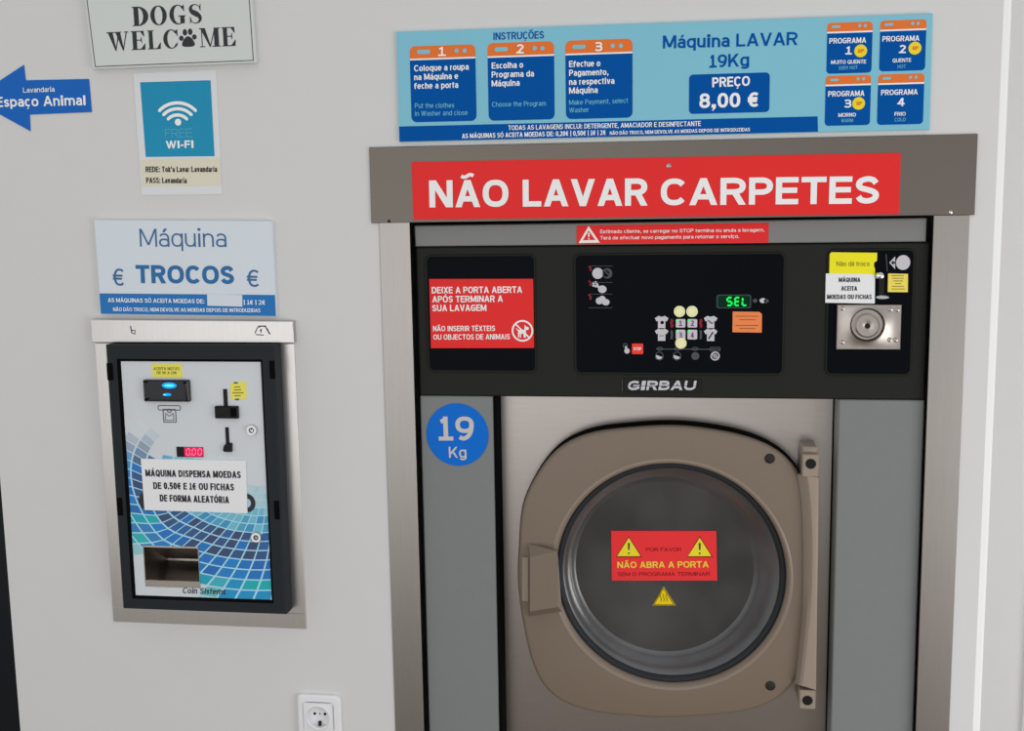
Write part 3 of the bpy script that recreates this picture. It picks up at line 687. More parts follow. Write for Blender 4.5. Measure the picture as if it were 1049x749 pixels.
# hinge bar on the right
YH = .000
def bar_pts():
    inner = [(816.8, 486), (819, 500), (821, 514), (822.3, 538), (823, 564), (823.1, 600), (822.5, 622), (821, 640), (818.5, 668), (815, 695), (813.6, 700)]
    mid = [(827, 488), (829, 500), (830.8, 518), (832, 540), (832.5, 564), (832, 600), (830.6, 622), (829, 640), (826, 668), (823, 695), (821.6, 703)]
    outer = [(838.8, 489.5), (838.6, 500), (838.4, 518), (838.1, 540), (837.8, 564), (837.3, 600), (837, 622), (836.8, 640), (836.4, 668), (836, 695), (835.9, 707)]
    return inner, mid, outer
inn, mid, out = bar_pts()
g = MB('door_light')
rows = []
for a, c, e in zip(inn, mid, out):
    A = P(*a, YD - .002); C = P(*c, YH); E = P(*e, YH + .001)
    C2 = C + Vector((.0035, 0, 0)); B2 = C + Vector((-.0045, .0035, 0))
    rows.append([(A.x, YD + .004, A.z), (A.x, A.y, A.z), tuple(B2), tuple(C), (C2.x, YH - .0005, C2.z), tuple(E), (E.x + .001, YH + .006, E.z), (E.x + .001, YD + .035, E.z)])
g.loft(rows, True, True, closed=True)
hb = g.build('hinge_bar', door, angle=25)
for px, sc in (((821.6, 466, 838.9, 489.2), (830.6, 475.2)), ((818.8, 707.8, 835.6, 727), (827.2, 717.6))):
    g = MB('door_light'); r = rect(*px, YH); g.slab(r, YP, YH, .003, .002)
    if sc[1] < 600: g.slab((r[0] + .001, r[1] - .001, r[3] - .002, r[3] + S(6)), YP, YH + .014, .004, .003)
    k = g.build('hinge_block', door)
    MB('black').lathe(pc(*sc, YH), [(S(5.2), YH + .001), (S(5.2), YH - .0008), (S(4.2), YH - .0012), (S(2), YH - .0006)], 24).build('bolt', k)

# ------------------------------------------------------------------ steel surround of the washer
YS = -.004
sp = P(690, 225, 0)
SUR = thing('steel_surround', 'brushed steel trim around the washing machine: wide header plate and two jambs', 'metal surround', (sp.x, 0, .0))
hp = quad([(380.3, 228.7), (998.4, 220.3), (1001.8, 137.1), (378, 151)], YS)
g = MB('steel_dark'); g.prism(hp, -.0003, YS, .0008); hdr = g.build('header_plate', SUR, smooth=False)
for px, mk in (((398.5, 226.6), 'cap'), ((973.8, 217.4), 'chrome')):
    MB(mk).lathe(pc(*px, YS), [(S(1.7), YS + .0005), (S(1.6), YS - .001), (S(.6), YS - .0016)], 12).build('rivet', hdr)
def jamb(x0, x1): # pixel columns on the line y=490
    X0, X1 = P(x0, 490, -.002).x, P(x1, 490, -.002).x
    g = MB('steel'); g.slab((X0, X1, .02, P(690, 224, 0).z), -.0003, -.002, 0, .0006)
    return g
jamb(396.6, 426.9).build('jamb', SUR, smooth=False)
jamb(947.2, 982.6).build('jamb', SUR, smooth=False)

# ------------------------------------------------------------------ signs on and above the washer
def board(name, label, cat, pts, yb, yf, mk, bev=.0006, edge=None):
    q = quad(pts, yf)
    cx_ = sum(a for a, _ in q) / len(q); cz_ = min(z for _, z in q)
    t = thing(name, label, cat, (cx_, yb, cz_))
    g = MB(mk); g.prism(q, yb, yf, bev); bd = g.build('board', t, smooth=False)
    return t
YI = -.006
I = board('instruction_sign', 'long pale blue instruction and price sign on the wall above the washer', 'sign', [(409.2, 145.5), (952.2, 132.8), (955.6, 13.8), (405.9, 32.8)], -.0003, YI, 'sky')
ya, yb_, yc_ = YI - .0003, YI - .0006, YI - .0009
MB('blue').flat(quad([(409.2, 145.2), (838, 135), (837.6, 119.2), (408.7, 129.6)], ya), ya).build('footer_strip', I, smooth=False)
lettering(I, [('TODAS AS LAVAGENS INCLUI: DETERGENTE, AMACIADOR E DESINFECTANTE', (520.7, 133.4), (718, 129), 4.9, .018),
              ('AS MÁQUINAS SÓ ACEITA MOEDAS DE: 0,20€ | 0,50€ | 1€ | 2€', (473.3, 141.8), (620.7, 138.2), 4.9, .022),
              ('NÃO DÃO TROCO, NEM DEVOLVE AS MOEDAS DEPOIS DE INTRODUZIDAS', (624.7, 138.2), (768.3, 134.4), 3.6, .022)], yb_, 'white')
lettering(I, [('INSTRUÇÕES', (505.3, 41), (557.3, 39.4), 7.6)], ya, 'blue', .022)
lettering(I, [('Máquina LAVAR', (679, 49.8), (817, 46.2), 13.4, .026), ('19Kg', (726.7, 69.6), (767.5, 67.6), 13.2, .026)], ya, 'blue')
def tile(px, hb, name):
    xl, yt, xr, yb = px
    r = rect(xl, yt, xr, yb, ya); zh = P((xl + xr) / 2, hb, ya).z; zb_ = P((xl + xr) / 2, hb + 1.6, ya).z
    rad = S(5.5 if xr - xl > 55 else 3.6)
    g = MB('orange'); p = rrect(r, rad); top = [q for q in p if q[1] > (r[2] + r[3]) / 2]
    g.flat([(r[0], zh), (r[1], zh)] + top, ya)
    g.use('blue'); bot = [q for q in p if q[1] < (r[2] + r[3]) / 2]
    g.flat([q for q in bot if q[0] > (r[0] + r[1]) / 2] + [(r[1], zb_), (r[0], zb_)] + [q for q in bot if q[0] < (r[0] + r[1]) / 2], ya)
    g.use('white'); g.flat([(r[0], zb_), (r[1], zb_), (r[1], zh), (r[0], zh)], ya)
    return g
cards = [((420.5, 46.4, 487.6, 124.6), 59.2, (427.3, 440.7, 51, 55.3, 467.8, 476, 51.9), [('1', (448.8, 57.4), (456.8, 57.4), 9.4, .03)],
          [('Coloque a roupa', (424.3, 73.2), (480.2, 71.4), 6.4), ('na Máquina e', (424.3, 82.2), (469.4, 80.8), 6.4), ('feche a porta', (424.3, 91.2), (469.4, 90), 6.4)],
          [('Put the clothes', (425, 110.8), (465.3, 110.2), 5), ('in Washer and close', (425, 118.8), (479, 117.8), 5)]),
         ((499.9, 43.2, 567.9, 123), 56.6, (506.7, 520.3, 48.4, 52.6, 547.7, 555.7, 49.4), [('2', (528.8, 54.8), (536.6, 54.8), 9.4, .03)],
          [('Escolha o', (503.7, 70.5), (536, 69.4), 6.4), ('Programa da', (503.7, 79.6), (547, 78.4), 6.4), ('Máquina', (503.7, 88.8), (532.4, 87.8), 6.4)],
          [('Choose the Program', (504, 109.5), (559.4, 108.3), 5)]),
         ((579.4, 40.6, 648, 121.3), 54, (586.3, 600, 46, 50, 627.7, 636, 47), [('3', (608.8, 52.4), (617.2, 52.4), 9.4, .03)],
          [('Efectue o', (583, 68.8), (615, 67.8), 6.4), ('Pagamento,', (583, 77.9), (623.4, 76.8), 6.4), ('na respectiva', (583, 87.1), (629.4, 85.8), 6.4), ('Máquina', (583, 96.1), (612.4, 95.1), 6.4)],
          [('Make Payment, select', (583, 107.5), (643.4, 105.4), 5), ('Washer', (583, 115.4), (603.4, 114.7), 5)])]
for px, hb_, pill, num, big, small in cards:
    g = tile(px, hb_, 'card'); g.use('sky')
    g.flat(rrect(rect(pill[0], pill[2], pill[1], pill[3], yb_), S(1.9)), yb_)
    for x in pill[4:6]: g.flat(circle(pc(x, pill[6], yb_), S(2.1), 14), yb_)
    c = g.build('instruction_card', I, smooth=False)
    lettering(c, num, yc_, 'white', .03, name='step_number')
    lettering(c, big, yb_, 'white', .024)
    lettering(c, small, yb_, 'pale_blue_ink', .006)
pr_ = MB('blue'); pr_.flat(rrect(rect(705.8, 75.3, 788.4, 115.8, ya), S(4)), ya); pr_ = pr_.build('price_plate', I, smooth=False)
lettering(pr_, [('PREÇO', (729.6, 89.4), (768.2, 87.8), 10, .03), ('8,00 €', (716.4, 110.8), (777.7, 109.4), 15, .036)], yb_, 'white')
progs = [((847, 22.8, 893.4, 75), 32, 'PROGRAMA', (849.5, 44.8, 887.2, 43.8), '1', (866, 55.8, 872.6), (881.7, 52.1), 'MUITO QUENTE', (851.3, 65.7, 887.2, 65), 'VERY HOT', (859, 71.6, 878.6, 70.8)),
         ((901.2, 20.5, 948.4, 72.6), 29.9, 'PROGRAMA', (903.9, 42.7, 941.8, 41.8), '2', (920.8, 54.4, 927.8), (937.3, 49.3), 'QUENTE', (914.3, 64, 933.3, 63.3), 'HOT', (919.5, 70.1, 928, 69.7)),
         ((845.3, 77.2, 891.8, 128.5), 86.2, 'PROGRAMA', (848.3, 99.1, 885.5, 98.2), '3', (864.2, 110.3, 872.2), (879.6, 106), 'MORNO', (858.8, 119.9, 876.8, 119.4), 'WARM', (861.7, 125.4, 873.9, 125)),
         ((899, 75.7, 946.3, 127.5), 84.8, 'PROGRAMA', (902.5, 97.6, 940, 96.8), '4', (919, 108.7, 926.6), None, 'FRIO', (916.4, 118.8, 927.7, 118.5), 'COLD', (916.4, 124.6, 927.7, 124.1))]
for px, hb_, t1, a, num, nn, bdg, t2, c2, t3, c3 in progs:
    g = tile(px, hb_, 'p'); g.use('sky'); x, y = px[0], px[1]
    g.flat(rrect(rect(x + 5, y + 3.4, x + 14, y + 5.9, yb_), S(1.1)), yb_)
    for dx in (33.8, 39.4): g.flat(circle(pc(x + dx, y + 3.5, yb_), S(1.5), 12), yb_)
    c = g.build('program_tile', I, smooth=False)
    lettering(c, [(t1, a[:2], a[2:], 5.6, .024), (num, (nn[0], nn[1]), (nn[2], nn[1]), 8.3, .03), (t2, c2[:2], c2[2:], 3.9, .022)], yb_, 'white')
    lettering(c, [(t3, c3[:2], c3[2:], 3.6)], yb_, 'pale_blue_ink', .008)
    if bdg:
        g = MB('badge'); g.flat(circle(pc(*bdg, yb_), S(5.9), 28), yb_)
        g.use('orange'); g.text({'1': '60º', '2': '40º', '3': '30º'}[num], (bdg[0] - 2.9, bdg[1] + 2), (bdg[0] + 3.2, bdg[1] + 2), 4, yc_, off=.03)
        g.build('temperature_badge', c, smooth=False)

YR = YS - .002
R_ = board('red_banner', 'long red banner reading NÃO LAVAR CARPETES fixed on the steel header', 'sign', [(423.4, 225.2), (921.4, 219.4), (922.8, 156.6), (421.2, 166)], YS - .0001, YR, 'red', .0004)
for wd, xa, xb in (('NÃO', 440, 521), ('LAVAR', 535.6, 663.4), ('CARPETES', 676.8, 900.6)):
    bl = lambda x: 212.6 - (x - 440) * .0089
    lettering(R_, [(wd, (xa, bl(xa)), (xb, bl(xb)), 27.8)], YR - .0003, 'white', .038)
MB('coin_steel').lathe(pc(685, 169.8, YR), [(S(2.6), YR - .0001), (S(2.4), YR - .0012), (S(1), YR - .002)], 16).build('screw', R_)

YT = YC - .0008
R2 = board('stop_warning_sticker', 'narrow red warning sticker with white triangle on the grey strip above the console', 'sticker', [(590.7, 250.3), (787.4, 248.7), (787.6, 228.2), (590.7, 231)], YC, YT, 'red', .0002)
yt_ = YT - .0003
lettering(R2, [('Estimado cliente, se carregar no STOP termina ou anula a lavagem.', (614.9, 239.0), (783, 237.2), 3.5), ('Terá de efectuar novo pagamento para retomar o serviço.', (614.9, 245.5), (757.2, 243.8), 3.5)], yt_, 'white', .014)
g = MB('white'); g.flat(quad([(592.8, 249), (603, 231.6), (614.4, 248.6)], yt_), yt_); g.use('red'); g.flat(quad([(597, 246.2), (603.1, 236.2), (610, 246)], yt_ - .0002), yt_ - .0002)
g.use('white'); g.stroke([pc(603.2, 238.6, yt_ - .0004), pc(603.2, 243, yt_ - .0004)], [S(1.8), S(1.2)], yt_ - .0004); g.flat(circle(pc(603.2, 244.7, yt_ - .0004), S(.8), 10), yt_ - .0004)
g.build('warning_triangle', R2, smooth=False)

YT = YC - .0002
R3 = board('door_open_sticker', 'red sticker on the left console panel asking to leave the door open, with crossed-out dog', 'sticker', [(441.4, 356.8), (547.2, 356.6), (546.2, 285.7), (439.6, 285.9)], YC + .0006, YT, 'red', .0002)
yt_ = YT - .0003
lettering(R3, [('DEIXE A PORTA ABERTA', (442.4, 300.6), (535, 300), 6.6, .026), ('APÓS TERMINAR A', (442.9, 309.9), (515.2, 309.3), 6.6, .026), ('SUA LAVAGEM', (442.9, 319), (498.4, 318.6), 6.6, .026),
               ('NÃO INSERIR TÊXTEIS', (443.6, 339.4), (507.3, 339.1), 5.4, .02), ('OU OBJECTOS DE ANIMAIS', (444, 348.1), (522.5, 347.6), 5.4, .02)], yt_, 'white')
g = MB('white'); c = (535.2, 339)
g.ring(circle(pc(*c, yt_), S(11.2), 40), circle(pc(*c, yt_), S(9.4), 40), yt_)
D = lambda pts: g.flat(quad([(c[0] + a, c[1] + d) for a, d in pts], yt_), yt_)
D([(-4.5, -1), (3.5, -1), (3.5, 3), (-4.5, 3)]); D([(2.2, -4.6), (6.4, -3.6), (6.4, -1.4), (3.5, -.6), (1.8, -1)]); D([(2.2, -6.3), (3.8, -4.4), (2, -4)])
for x in (-4.5, -2.6, 1.2, 2.4): D([(x, 3), (x + 1.2, 3), (x + 1.2, 6.8), (x, 6.8)])
D([(-4.5, -1), (-4.3, .6), (-6.8, -2.4), (-6.2, -3)])
g.use('white'); g.stroke([pc(c[0] - 6.8, c[1] - 6.8, yt_ - .0002), pc(c[0] + 6.8, c[1] + 6.8, yt_ - .0002)], S(1.5), yt_ - .0002)
g.build('no_dogs_symbol', R3, smooth=False)

YT = YC + .0012
ctr = pc(468.5, 445.4, YT)
t = thing('capacity_sticker', 'round blue sticker reading 19 Kg on the left grey column of the washer', 'sticker', (ctr[0], YT, ctr[1] - S(34)))
MB('blue_round').disc(ctr, S(33.4), YC + .0022, YT, 0, 64, S(33.6)).build('disc', t, smooth=False)
lettering(t, [('19', (449.6, 451.4), (486, 451.4), 24.6, .026), ('Kg', (460, 469), (478, 469), 11.2, .016)], YT - .0003, 'steel_ink')

YT = YG - .0012
R4 = board('door_warning_sticker', 'red sticker reading NÃO ABRA A PORTA with two yellow triangles on the door glass', 'sticker', [(626.8, 594.9), (734.8, 594.9), (733.8, 544.1), (626, 543.9)], YG - .0003, YT, 'red_door', .0002)
yt_ = YT - .0003
lettering(R4, [('POR FAVOR', (661.9, 564.9), (698.1, 564.9), 3.8, .016), ('SEM O PROGRAMA TERMINAR', (632.8, 590.3), (727.2, 590), 3.9, .016)], yt_, 'dark_red')
lettering(R4, [('NÃO ABRA A PORTA', (632.5, 582), (726, 581.4), 6.4)], yt_, 'yellow_ink', .03)
for x in (644.2, 716.8):
    g = MB('dark_red'); g.flat(quad([(x, 549.2), (x + 13.6, 571), (x - 13.0, 571)], yt_), yt_); g.use('yellow_warn'); g.flat(quad([(x, 551), (x + 12, 569.9), (x - 12, 569.9)], yt_ - .0003), yt_ - .0003)
    g.use('ink'); g.stroke([pc(x, 556.4, yt_ - .0006), pc(x, 563.6, yt_ - .0006)], [S(2.2), S(1.5)], yt_ - .0006); g.flat(circle(pc(x, 567, yt_ - .0006), S(1.1), 10), yt_ - .0006)
    g.build('warning_triangle', R4, smooth=False)
HT = board('hot_surface_sticker', 'small yellow hot-surface triangle sticker on the door glass', 'sticker', [(668.4, 620.4), (692.2, 620.4), (679.7, 601)], YG - .0003, YT, 'yellow_hot', .0002)
g = MB('ink')
g.use('olive_ink'); o = quad([(668.8, 620.1), (691.7, 620.1), (679.7, 601.6)], yt_); i2 = quad([(670.6, 619.2), (689.8, 619.2), (679.7, 603.6)], yt_); g.ring(o, i2, yt_)
g.use('olive_ink')
for dx in (-3, 0, 3): g.stroke([pc(679.8 + dx + [0, .9, -.9, 0][k], 616.4 - 2.6 * k, yt_) for k in range(4)], S(.9), yt_)
g.build('heat_symbol', HT, smooth=False)

YL = YC - .0036
t = board('no_change_label', 'bright yellow label reading Não dá troco on the coin panel', 'label', [(849.5, 281.6), (896.5, 282.2), (896.4, 276.2), (895.2, 272), (895.6, 269), (898.4, 267.2), (898.6, 259), (850, 258.4)], YC + .0006, YC - .0003, 'yellow', 0)
lettering(t, [('Não dá troco', (856.9, 272.6), (890.7, 272.6), 4.8)], YC - .0006, 'olive_ink', .004)
t = board('coins_only_label', 'white label reading MÁQUINA ACEITA MOEDAS OU FICHAS below the bright yellow label', 'label', [(845.4, 310.2), (896.2, 311.2), (896.4, 282), (890, 280.6), (846, 280.2)], YC + .0006, YC - .0012, 'paper', .0002)
lettering(t, [('MÁQUINA', (859.2, 289), (881.3, 289), 4.6), ('ACEITA', (861.7, 297.8), (878.1, 297.8), 4.6), ('MOEDAS OU FICHAS', (847.2, 306.4), (892.9, 306.4), 4.6)], YC - .0016, 'ink', .03)
t = board('coin_values_label', 'small soft yellow label with fine print right of the coin slot', 'label', [(909.4, 299.2), (930, 299.4), (930.2, 280.6), (909.8, 280.2)], YC + .0006, YC - .0001, 'yellow_soft', 0)
g = MB('olive_ink')
for k, (a, c) in enumerate(((913, 926), (914, 926), (915, 925), (917, 923), (914, 926), (913, 927))): g.stroke([pc(a, 282.4 + k * 2.75, YC - .0004), pc(c, 282.4 + k * 2.75, YC - .0004)], S(.7), YC - .0004)
g.build('fine_print', t, smooth=False)
t = board('orange_label', 'orange label with fine print under the green display', 'label', [(750.3, 340.4), (780.3, 340.8), (780.6, 322), (778, 319.6), (750.6, 319.2)], YC + .0006, YC - .0001, 'orange_label', 0)
g = MB('orange_ink')
for k, y in enumerate((324, 327.6, 333.4, 336.6)): g.stroke([pc(753.5 + (k % 2) * 4, y, YC - .0004), pc(777 - (k % 2) * 3, y, YC - .0004)], S(.8), YC - .0004)
g.build('fine_print', t, smooth=False)
for (x, y), lb in zip(((696.1, 319.1), (708.9, 319.1), (697.5, 351.6)), ('left cream round dot sticker above program button 1', 'right cream round dot sticker above program button 2', 'cream round dot sticker below program button 3')):
    q = pc(x, y, YC)
    o = MB('cream_dot').disc(q, S(5.7), YC + .0006, YC - .0014, .0003, 28)
    o.use('yellow_soft'); o.ring(circle(q, S(4.2), 24), circle(q, S(3.8), 24), YC - .0016)
    tag(o.build('dot_sticker', None, smooth=False), lb + ' on the washer console', 'sticker', 'cream dot stickers on the control panel')

# ------------------------------------------------------------------ change machine and its steel trim
YX = -.003
q = P(210, 640, 0)
TF = thing('steel_trim_frame', 'brushed steel trim frame on the wall around the change machine', 'metal frame', (q.x, 0, q.z))
tb = rect(106.5, 352, 307.3, 640.5, YX); zrail = P(214, 625.5, YX).z; xo, xi = P(124, 490, YX).x, P(278, 490, YX).x
MB('steel_trim').slab((tb[0], xo, zrail, tb[3]), -.0003, YX + .0006, 0, .0005).build('stile', TF, smooth=False)
MB('steel_trim').slab((xi, tb[1], zrail, tb[3]), -.0003, YX + .0006, 0, .0005).build('stile', TF, smooth=False)
MB('steel_trim').slab((tb[0], tb[1], tb[2], zrail), -.0003, YX + .0004, 0, .0005).build('bottom_rail', TF, smooth=False)
hq = quad([(94.0, 350.8), (300.8, 351.4), (299.6, 329.2), (92.6, 327.4)], YX - .012)
MB('steel_trim').prism(hq, -.0003, YX - .012, .001).build('header_bar', TF, smooth=False)
g = MB('ink_soft'); yy = YX - .0124
g.stroke([pc(133.6, 334, yy), pc(134.8, 341, yy), pc(138, 342.4, yy), pc(138.2, 338.6, yy), pc(135, 338.5, yy)], S(1.3), yy)
for pts in ([(261, 341.5), (263.5, 336), (268, 334), (272, 335), (276, 342)], [(262, 342.8), (270, 343.4)], [(264, 334.2), (272.6, 334)], [(273, 336), (276.6, 342.6)], [(266, 339), (268, 336.6), (267, 341)]):
    g.stroke([pc(x, y, yy) for x, y in pts], S(1.1), yy)
g.build('scuff_marks', TF, smooth=False)

YM = -.036                                       # front of the black housing
YFc = -.031                                      # front plate
q = P(207, 625, YM)
CM = thing('change_machine', 'wall-mounted coin change machine in a black housing with blue swirl front', 'change machine', (q.x, 0, q.z))
ho = rect(116.8, 353.6, 286.8, 626.6, YM); hi_ = rect(130.3, 371.0, 271.6, 612.8, YM)
g = MB('frame_black')
def rr4(r): return [(r[0], r[2]), (r[1], r[2]), (r[1], r[3]), (r[0], r[3])]
def ins(r, d): return (r[0] + d, r[1] - d, r[2] + d, r[3] - d)
g.loft([at_y(rr4(ho), -.0022), at_y(rr4(ho), YM + .003), at_y(rr4(ins(ho, .003)), YM), at_y(rr4(ins(hi_, -.005)), YM)], False, False)
g.use('gap'); g.loft([at_y(rr4(ins(hi_, -.005)), YM), at_y(rr4(ins(hi_, -.004)), YM + .002), at_y(rr4(hi_), YFc)], False, False)
hs = g.build('housing', CM, smooth=False)
for px in ((109.8, 372, 115.8, 389.5), (276.4, 369.5, 281.4, 388), (120.2, 510, 125.6, 528), (281.2, 513, 286.4, 532)):
    g = MB('gap'); r = rect(*px, YM); g.slab(r, YM + .001, YM - .002, .0015, .0008); g.slab((r[0] + .002, r[1] - .002, r[2] + .003, (r[2] + r[3]) / 2), YM, YM - .004, 0, .0008); g.build('hinge_clip', hs)
# front plate with the coin tray opening
tr = rect(148.0, 559.5, 204.4, 601.6, YFc)
g = MB('face'); fr_ = (hi_[0] - .003, hi_[1] + .003, hi_[2] - .003, hi_[3] + .003)
xs = [fr_[0], tr[0], tr[1], fr_[1]]; zs = [fr_[2], tr[2], tr[3], fr_[3]]
vs = [(x, YFc, z) for z in zs for x in xs]; fs = []
for j in range(3):
    for i in range(3):
        if (i, j) != (1, 1): fs.append([j * 4 + i, j * 4 + i + 1, (j + 1) * 4 + i + 1, (j + 1) * 4 + i])
g.add(vs, fs)
fp = g.build('front_plate', CM, smooth=False)
# the printed swirl: cells of a warped polar grid
def clip(poly, axis, lim, keep_less):
    out = []
    for i in range(len(poly)):
        a, b2 = poly[i - 1], poly[i]
        ia = (a[axis] <= lim) == keep_less; ib = (b2[axis] <= lim) == keep_less
        if ia != ib:
            t = (lim - a[axis]) / (b2[axis] - a[axis]); out.append((a[0] + (b2[0] - a[0]) * t, a[1] + (b2[1] - a[1]) * t))
        if ib: out.append(b2)
    return out
YK = YFc - .0004
ffr = (hi_[0], hi_[1], hi_[2], hi_[3])
def swirl(ri, ai):
    """grid line numbers -> pixel-like coordinates on the plate"""
    ry = 20 + 7.0 * ri + .16 * ri * ri
    a = math.radians(40 + 5.2 * ai + 1.2 * ri)
    x = 266 + 1.50 * ry * math.cos(a) * (1 - .008 * max(ai - 14, 0)); y = 478 + ry * math.sin(a)
    if x < 205: y += 7 * math.sin((205 - x) / 19.0) * min(1, (205 - x) / 40)
    return x, y
def line_ink(x, y):
    f = fade(x, y); c = (158, 206, 224); bg = (194, 199, 203)
    return alb(tuple(c[k] * (1 - f) + bg[k] * f for k in range(3)))
def fade(x, y):
    f = 0.0
    if y < 478 and x < 205: f = max(0, min(1, (478 - y) / 40.0 + .1))
    elif x >= 205 and y < 520: f = min(1, .25 + (520 - y) / 60.0)
    if x < 152 and y > 548: f = max(f, min(1, (y - 548) / 22.0))
    if x < 232 and y > 596: f = max(f, min(1, (232 - x) / 34.0))
    return f
def ink(ri, ai, x, y):
    h = random.random()
    teal = (10, 160, 165); blue = (22, 106, 178); navy = (48, 66, 104); lt = (104, 172, 192)
    d = math.hypot((x - 266) / 1.5, y - 478)
    if d < 52: c = [(140, 186, 196), lt][int(h * 2)]
    elif d < 66: c = [(70, 150, 180), lt, (52, 136, 180)][int(h * 3)]
    elif d < 92: c = [navy, (36, 90, 150), blue, navy, (44, 78, 126)][int(h * 5)]
    elif d < 116: c = [blue, (24, 98, 170), (20, 118, 186)][int(h * 3)]
    else: c = [(16, 136, 186), teal, (14, 150, 172)][int(h * 3)]
    if x < 158 and y > 525: c = [teal, (22, 150, 168), (40, 120, 176)][int(h * 3)]
    f = fade(x, y)
    bg = (194, 200, 204)
    return alb(tuple(c[k] * (1 - f) + bg[k] * f for k in range(3)))
g = MB('print')
hole_r = tr
for ri in range(0, 21):
    for ai in range(-16, 32):
      for lay, e_ in ((0, 0.0), (1, .065)):
        cs = [swirl(ri + dr, ai + da) for dr, da in ((e_, e_), (1 - e_, e_), (1 - e_, 1 - e_), (e_, 1 - e_))]; yy_ = YK + (.0002 if lay == 0 else 0)
        mx_ = sum(c[0] for c in cs) / 4; my_ = sum(c[1] for c in cs) / 4
        if my_ < 432 or (my_ < 466 and mx_ > 158): continue
        pol4 = [pc(x, y, YK) for x, y in cs]
        for axis, lim, less in ((0, ffr[0], False), (0, ffr[1], True), (1, ffr[2], False), (1, ffr[3], True)):
            if pol4: pol4 = clip(pol4, axis, lim, less)
        if len(pol4) < 3: continue
        col = ink(ri, ai, mx_, my_)
        if lay == 0: col = line_ink(mx_, my_)
        regions = []
        A = clip(pol4, 0, hole_r[0], True); regions.append(A)
        B = clip(pol4, 0, hole_r[1], False); regions.append(B)
        mid_ = clip(clip(pol4, 0, hole_r[0], False), 0, hole_r[1], True) if pol4 else []
        if mid_:
            regions.append(clip(mid_, 1, hole_r[2], True)); regions.append(clip(mid_, 1, hole_r[3], False))
        for r in regions:
            if len(r) >= 3: g.add([(x, yy_, z) for x, z in r], [list(range(len(r)))], col)
g.build('printed_swirl', fp, smooth=False)
# large letters printed on the plate, mostly hidden by the paper notice
g = MB('ink'); yq = YFc - .0007
g.ring(circle(pc(253.0, 515.4, yq), S(9.4), 36, S(10.2)), circle(pc(253.0, 515.4, yq), S(4.4), 36, S(5)), yq)
g.build('big_letter', fp, smooth=False)
g = MB('ink'); g.ring(circle(pc(152, 513.5, yq), S(11), 36, S(11)), circle(pc(153, 513.5, yq), S(5.5), 36, S(6)), yq)
lettering(fp, [('Coin Sistems', (186.9, 607.8), (231.0, 609.3), 6.0)], yq, 'ink', .022, name='maker_name', shear=.2)
g.build('big_letter', fp, smooth=False)
# coin tray
g = MB('steel_bright'); yt_ = YFc
t0, t1, t2, t3 = tr
g.loft([at_y(rr4((t0, t1, t2, t3)), YFc - .001), at_y(rr4((t0 + .001, t1 - .001, t2 + .012, t3 - .003)), YFc - .001), at_y(rr4((t0 + .001, t1 - .001, t2 + .013, t3 - .003)), YFc + .002)], False, False)
g.use('coin_steel'); g.loft([at_y(rr4((t0 + .001, t1 - .001, t2 + .013, t3 - .003)), YFc + .002), at_y(rr4((t0 + .012, t1 - .002, t2 + .026, t3 - .004)), .04)], False, True)
tray = g.build('coin_tray', CM, smooth=False)
g = MB('coin_steel'); r = (t0 + .006, t1 - .0015, (t2 + t3) / 2 - .001, t3 - .003)
g.add([(r[0], YFc + .004, r[3]), (r[1], YFc + .004, r[3]), (r[1], YFc + .05, r[2]), (r[0] + .012, YFc + .05, r[2])], [[0, 1, 2, 3]]); g.build('tray_flap', tray, smooth=False)
# banknote reader
g = MB('bezel'); r = rect(147.9, 389.2, 194.4, 411.2, YFc - .004); g.slab(r, YFc + .001, YFc - .011, .0015, .004); nr = g.build('note_reader', CM)
r2 = rect(152, 391, 188.5, 408.4, YFc - .011)
g = MB('lens'); g.slab(r2, YFc - .010, YFc - .0113, .002, 0); g.build('lens', nr, smooth=False)
yy = YFc - .0117
g = MB('glow'); g.flat(circle(pc(173.4, 395, yy), S(8.2), 28, S(3.2)), yy); g.flat(circle(pc(171.4, 404.3, yy), S(4.4), 24, S(1.5)), yy)
g.use('glow_core'); g.flat(circle(pc(173.2, 395, yy - .0003), S(5.6), 24, S(1.3)), yy - .0003); g.flat(circle(pc(168.6, 404.5, yy - .0003), S(2), 16, S(.8)), yy - .0003)
g.build('note_light', nr, smooth=False)
# printed banknote symbol
g = MB('ink_soft'); yy = YFc - .0006; o = rrect(rect(161.6, 415.2, 185.2, 420.6, yy), S(2)); g.ring(o, inset(o, S(.9)), yy)
o = rrect(rect(167, 419, 180.6, 433, yy), S(1)); g.ring(o, inset(o, S(.9)), yy - .0002)
o = circle(pc(173.4, 421, yy), S(2.4), 16); g.ring(o, circle(pc(173.4, 421, yy), S(1.5), 16), yy - .0003)
o = quad([(169.6, 423), (173.4, 426), (177.6, 423), (178.6, 431), (169, 431)], yy); g.ring(o, inset(o, S(.7)), yy - .0003)
g.build('note_symbol', fp, smooth=False)
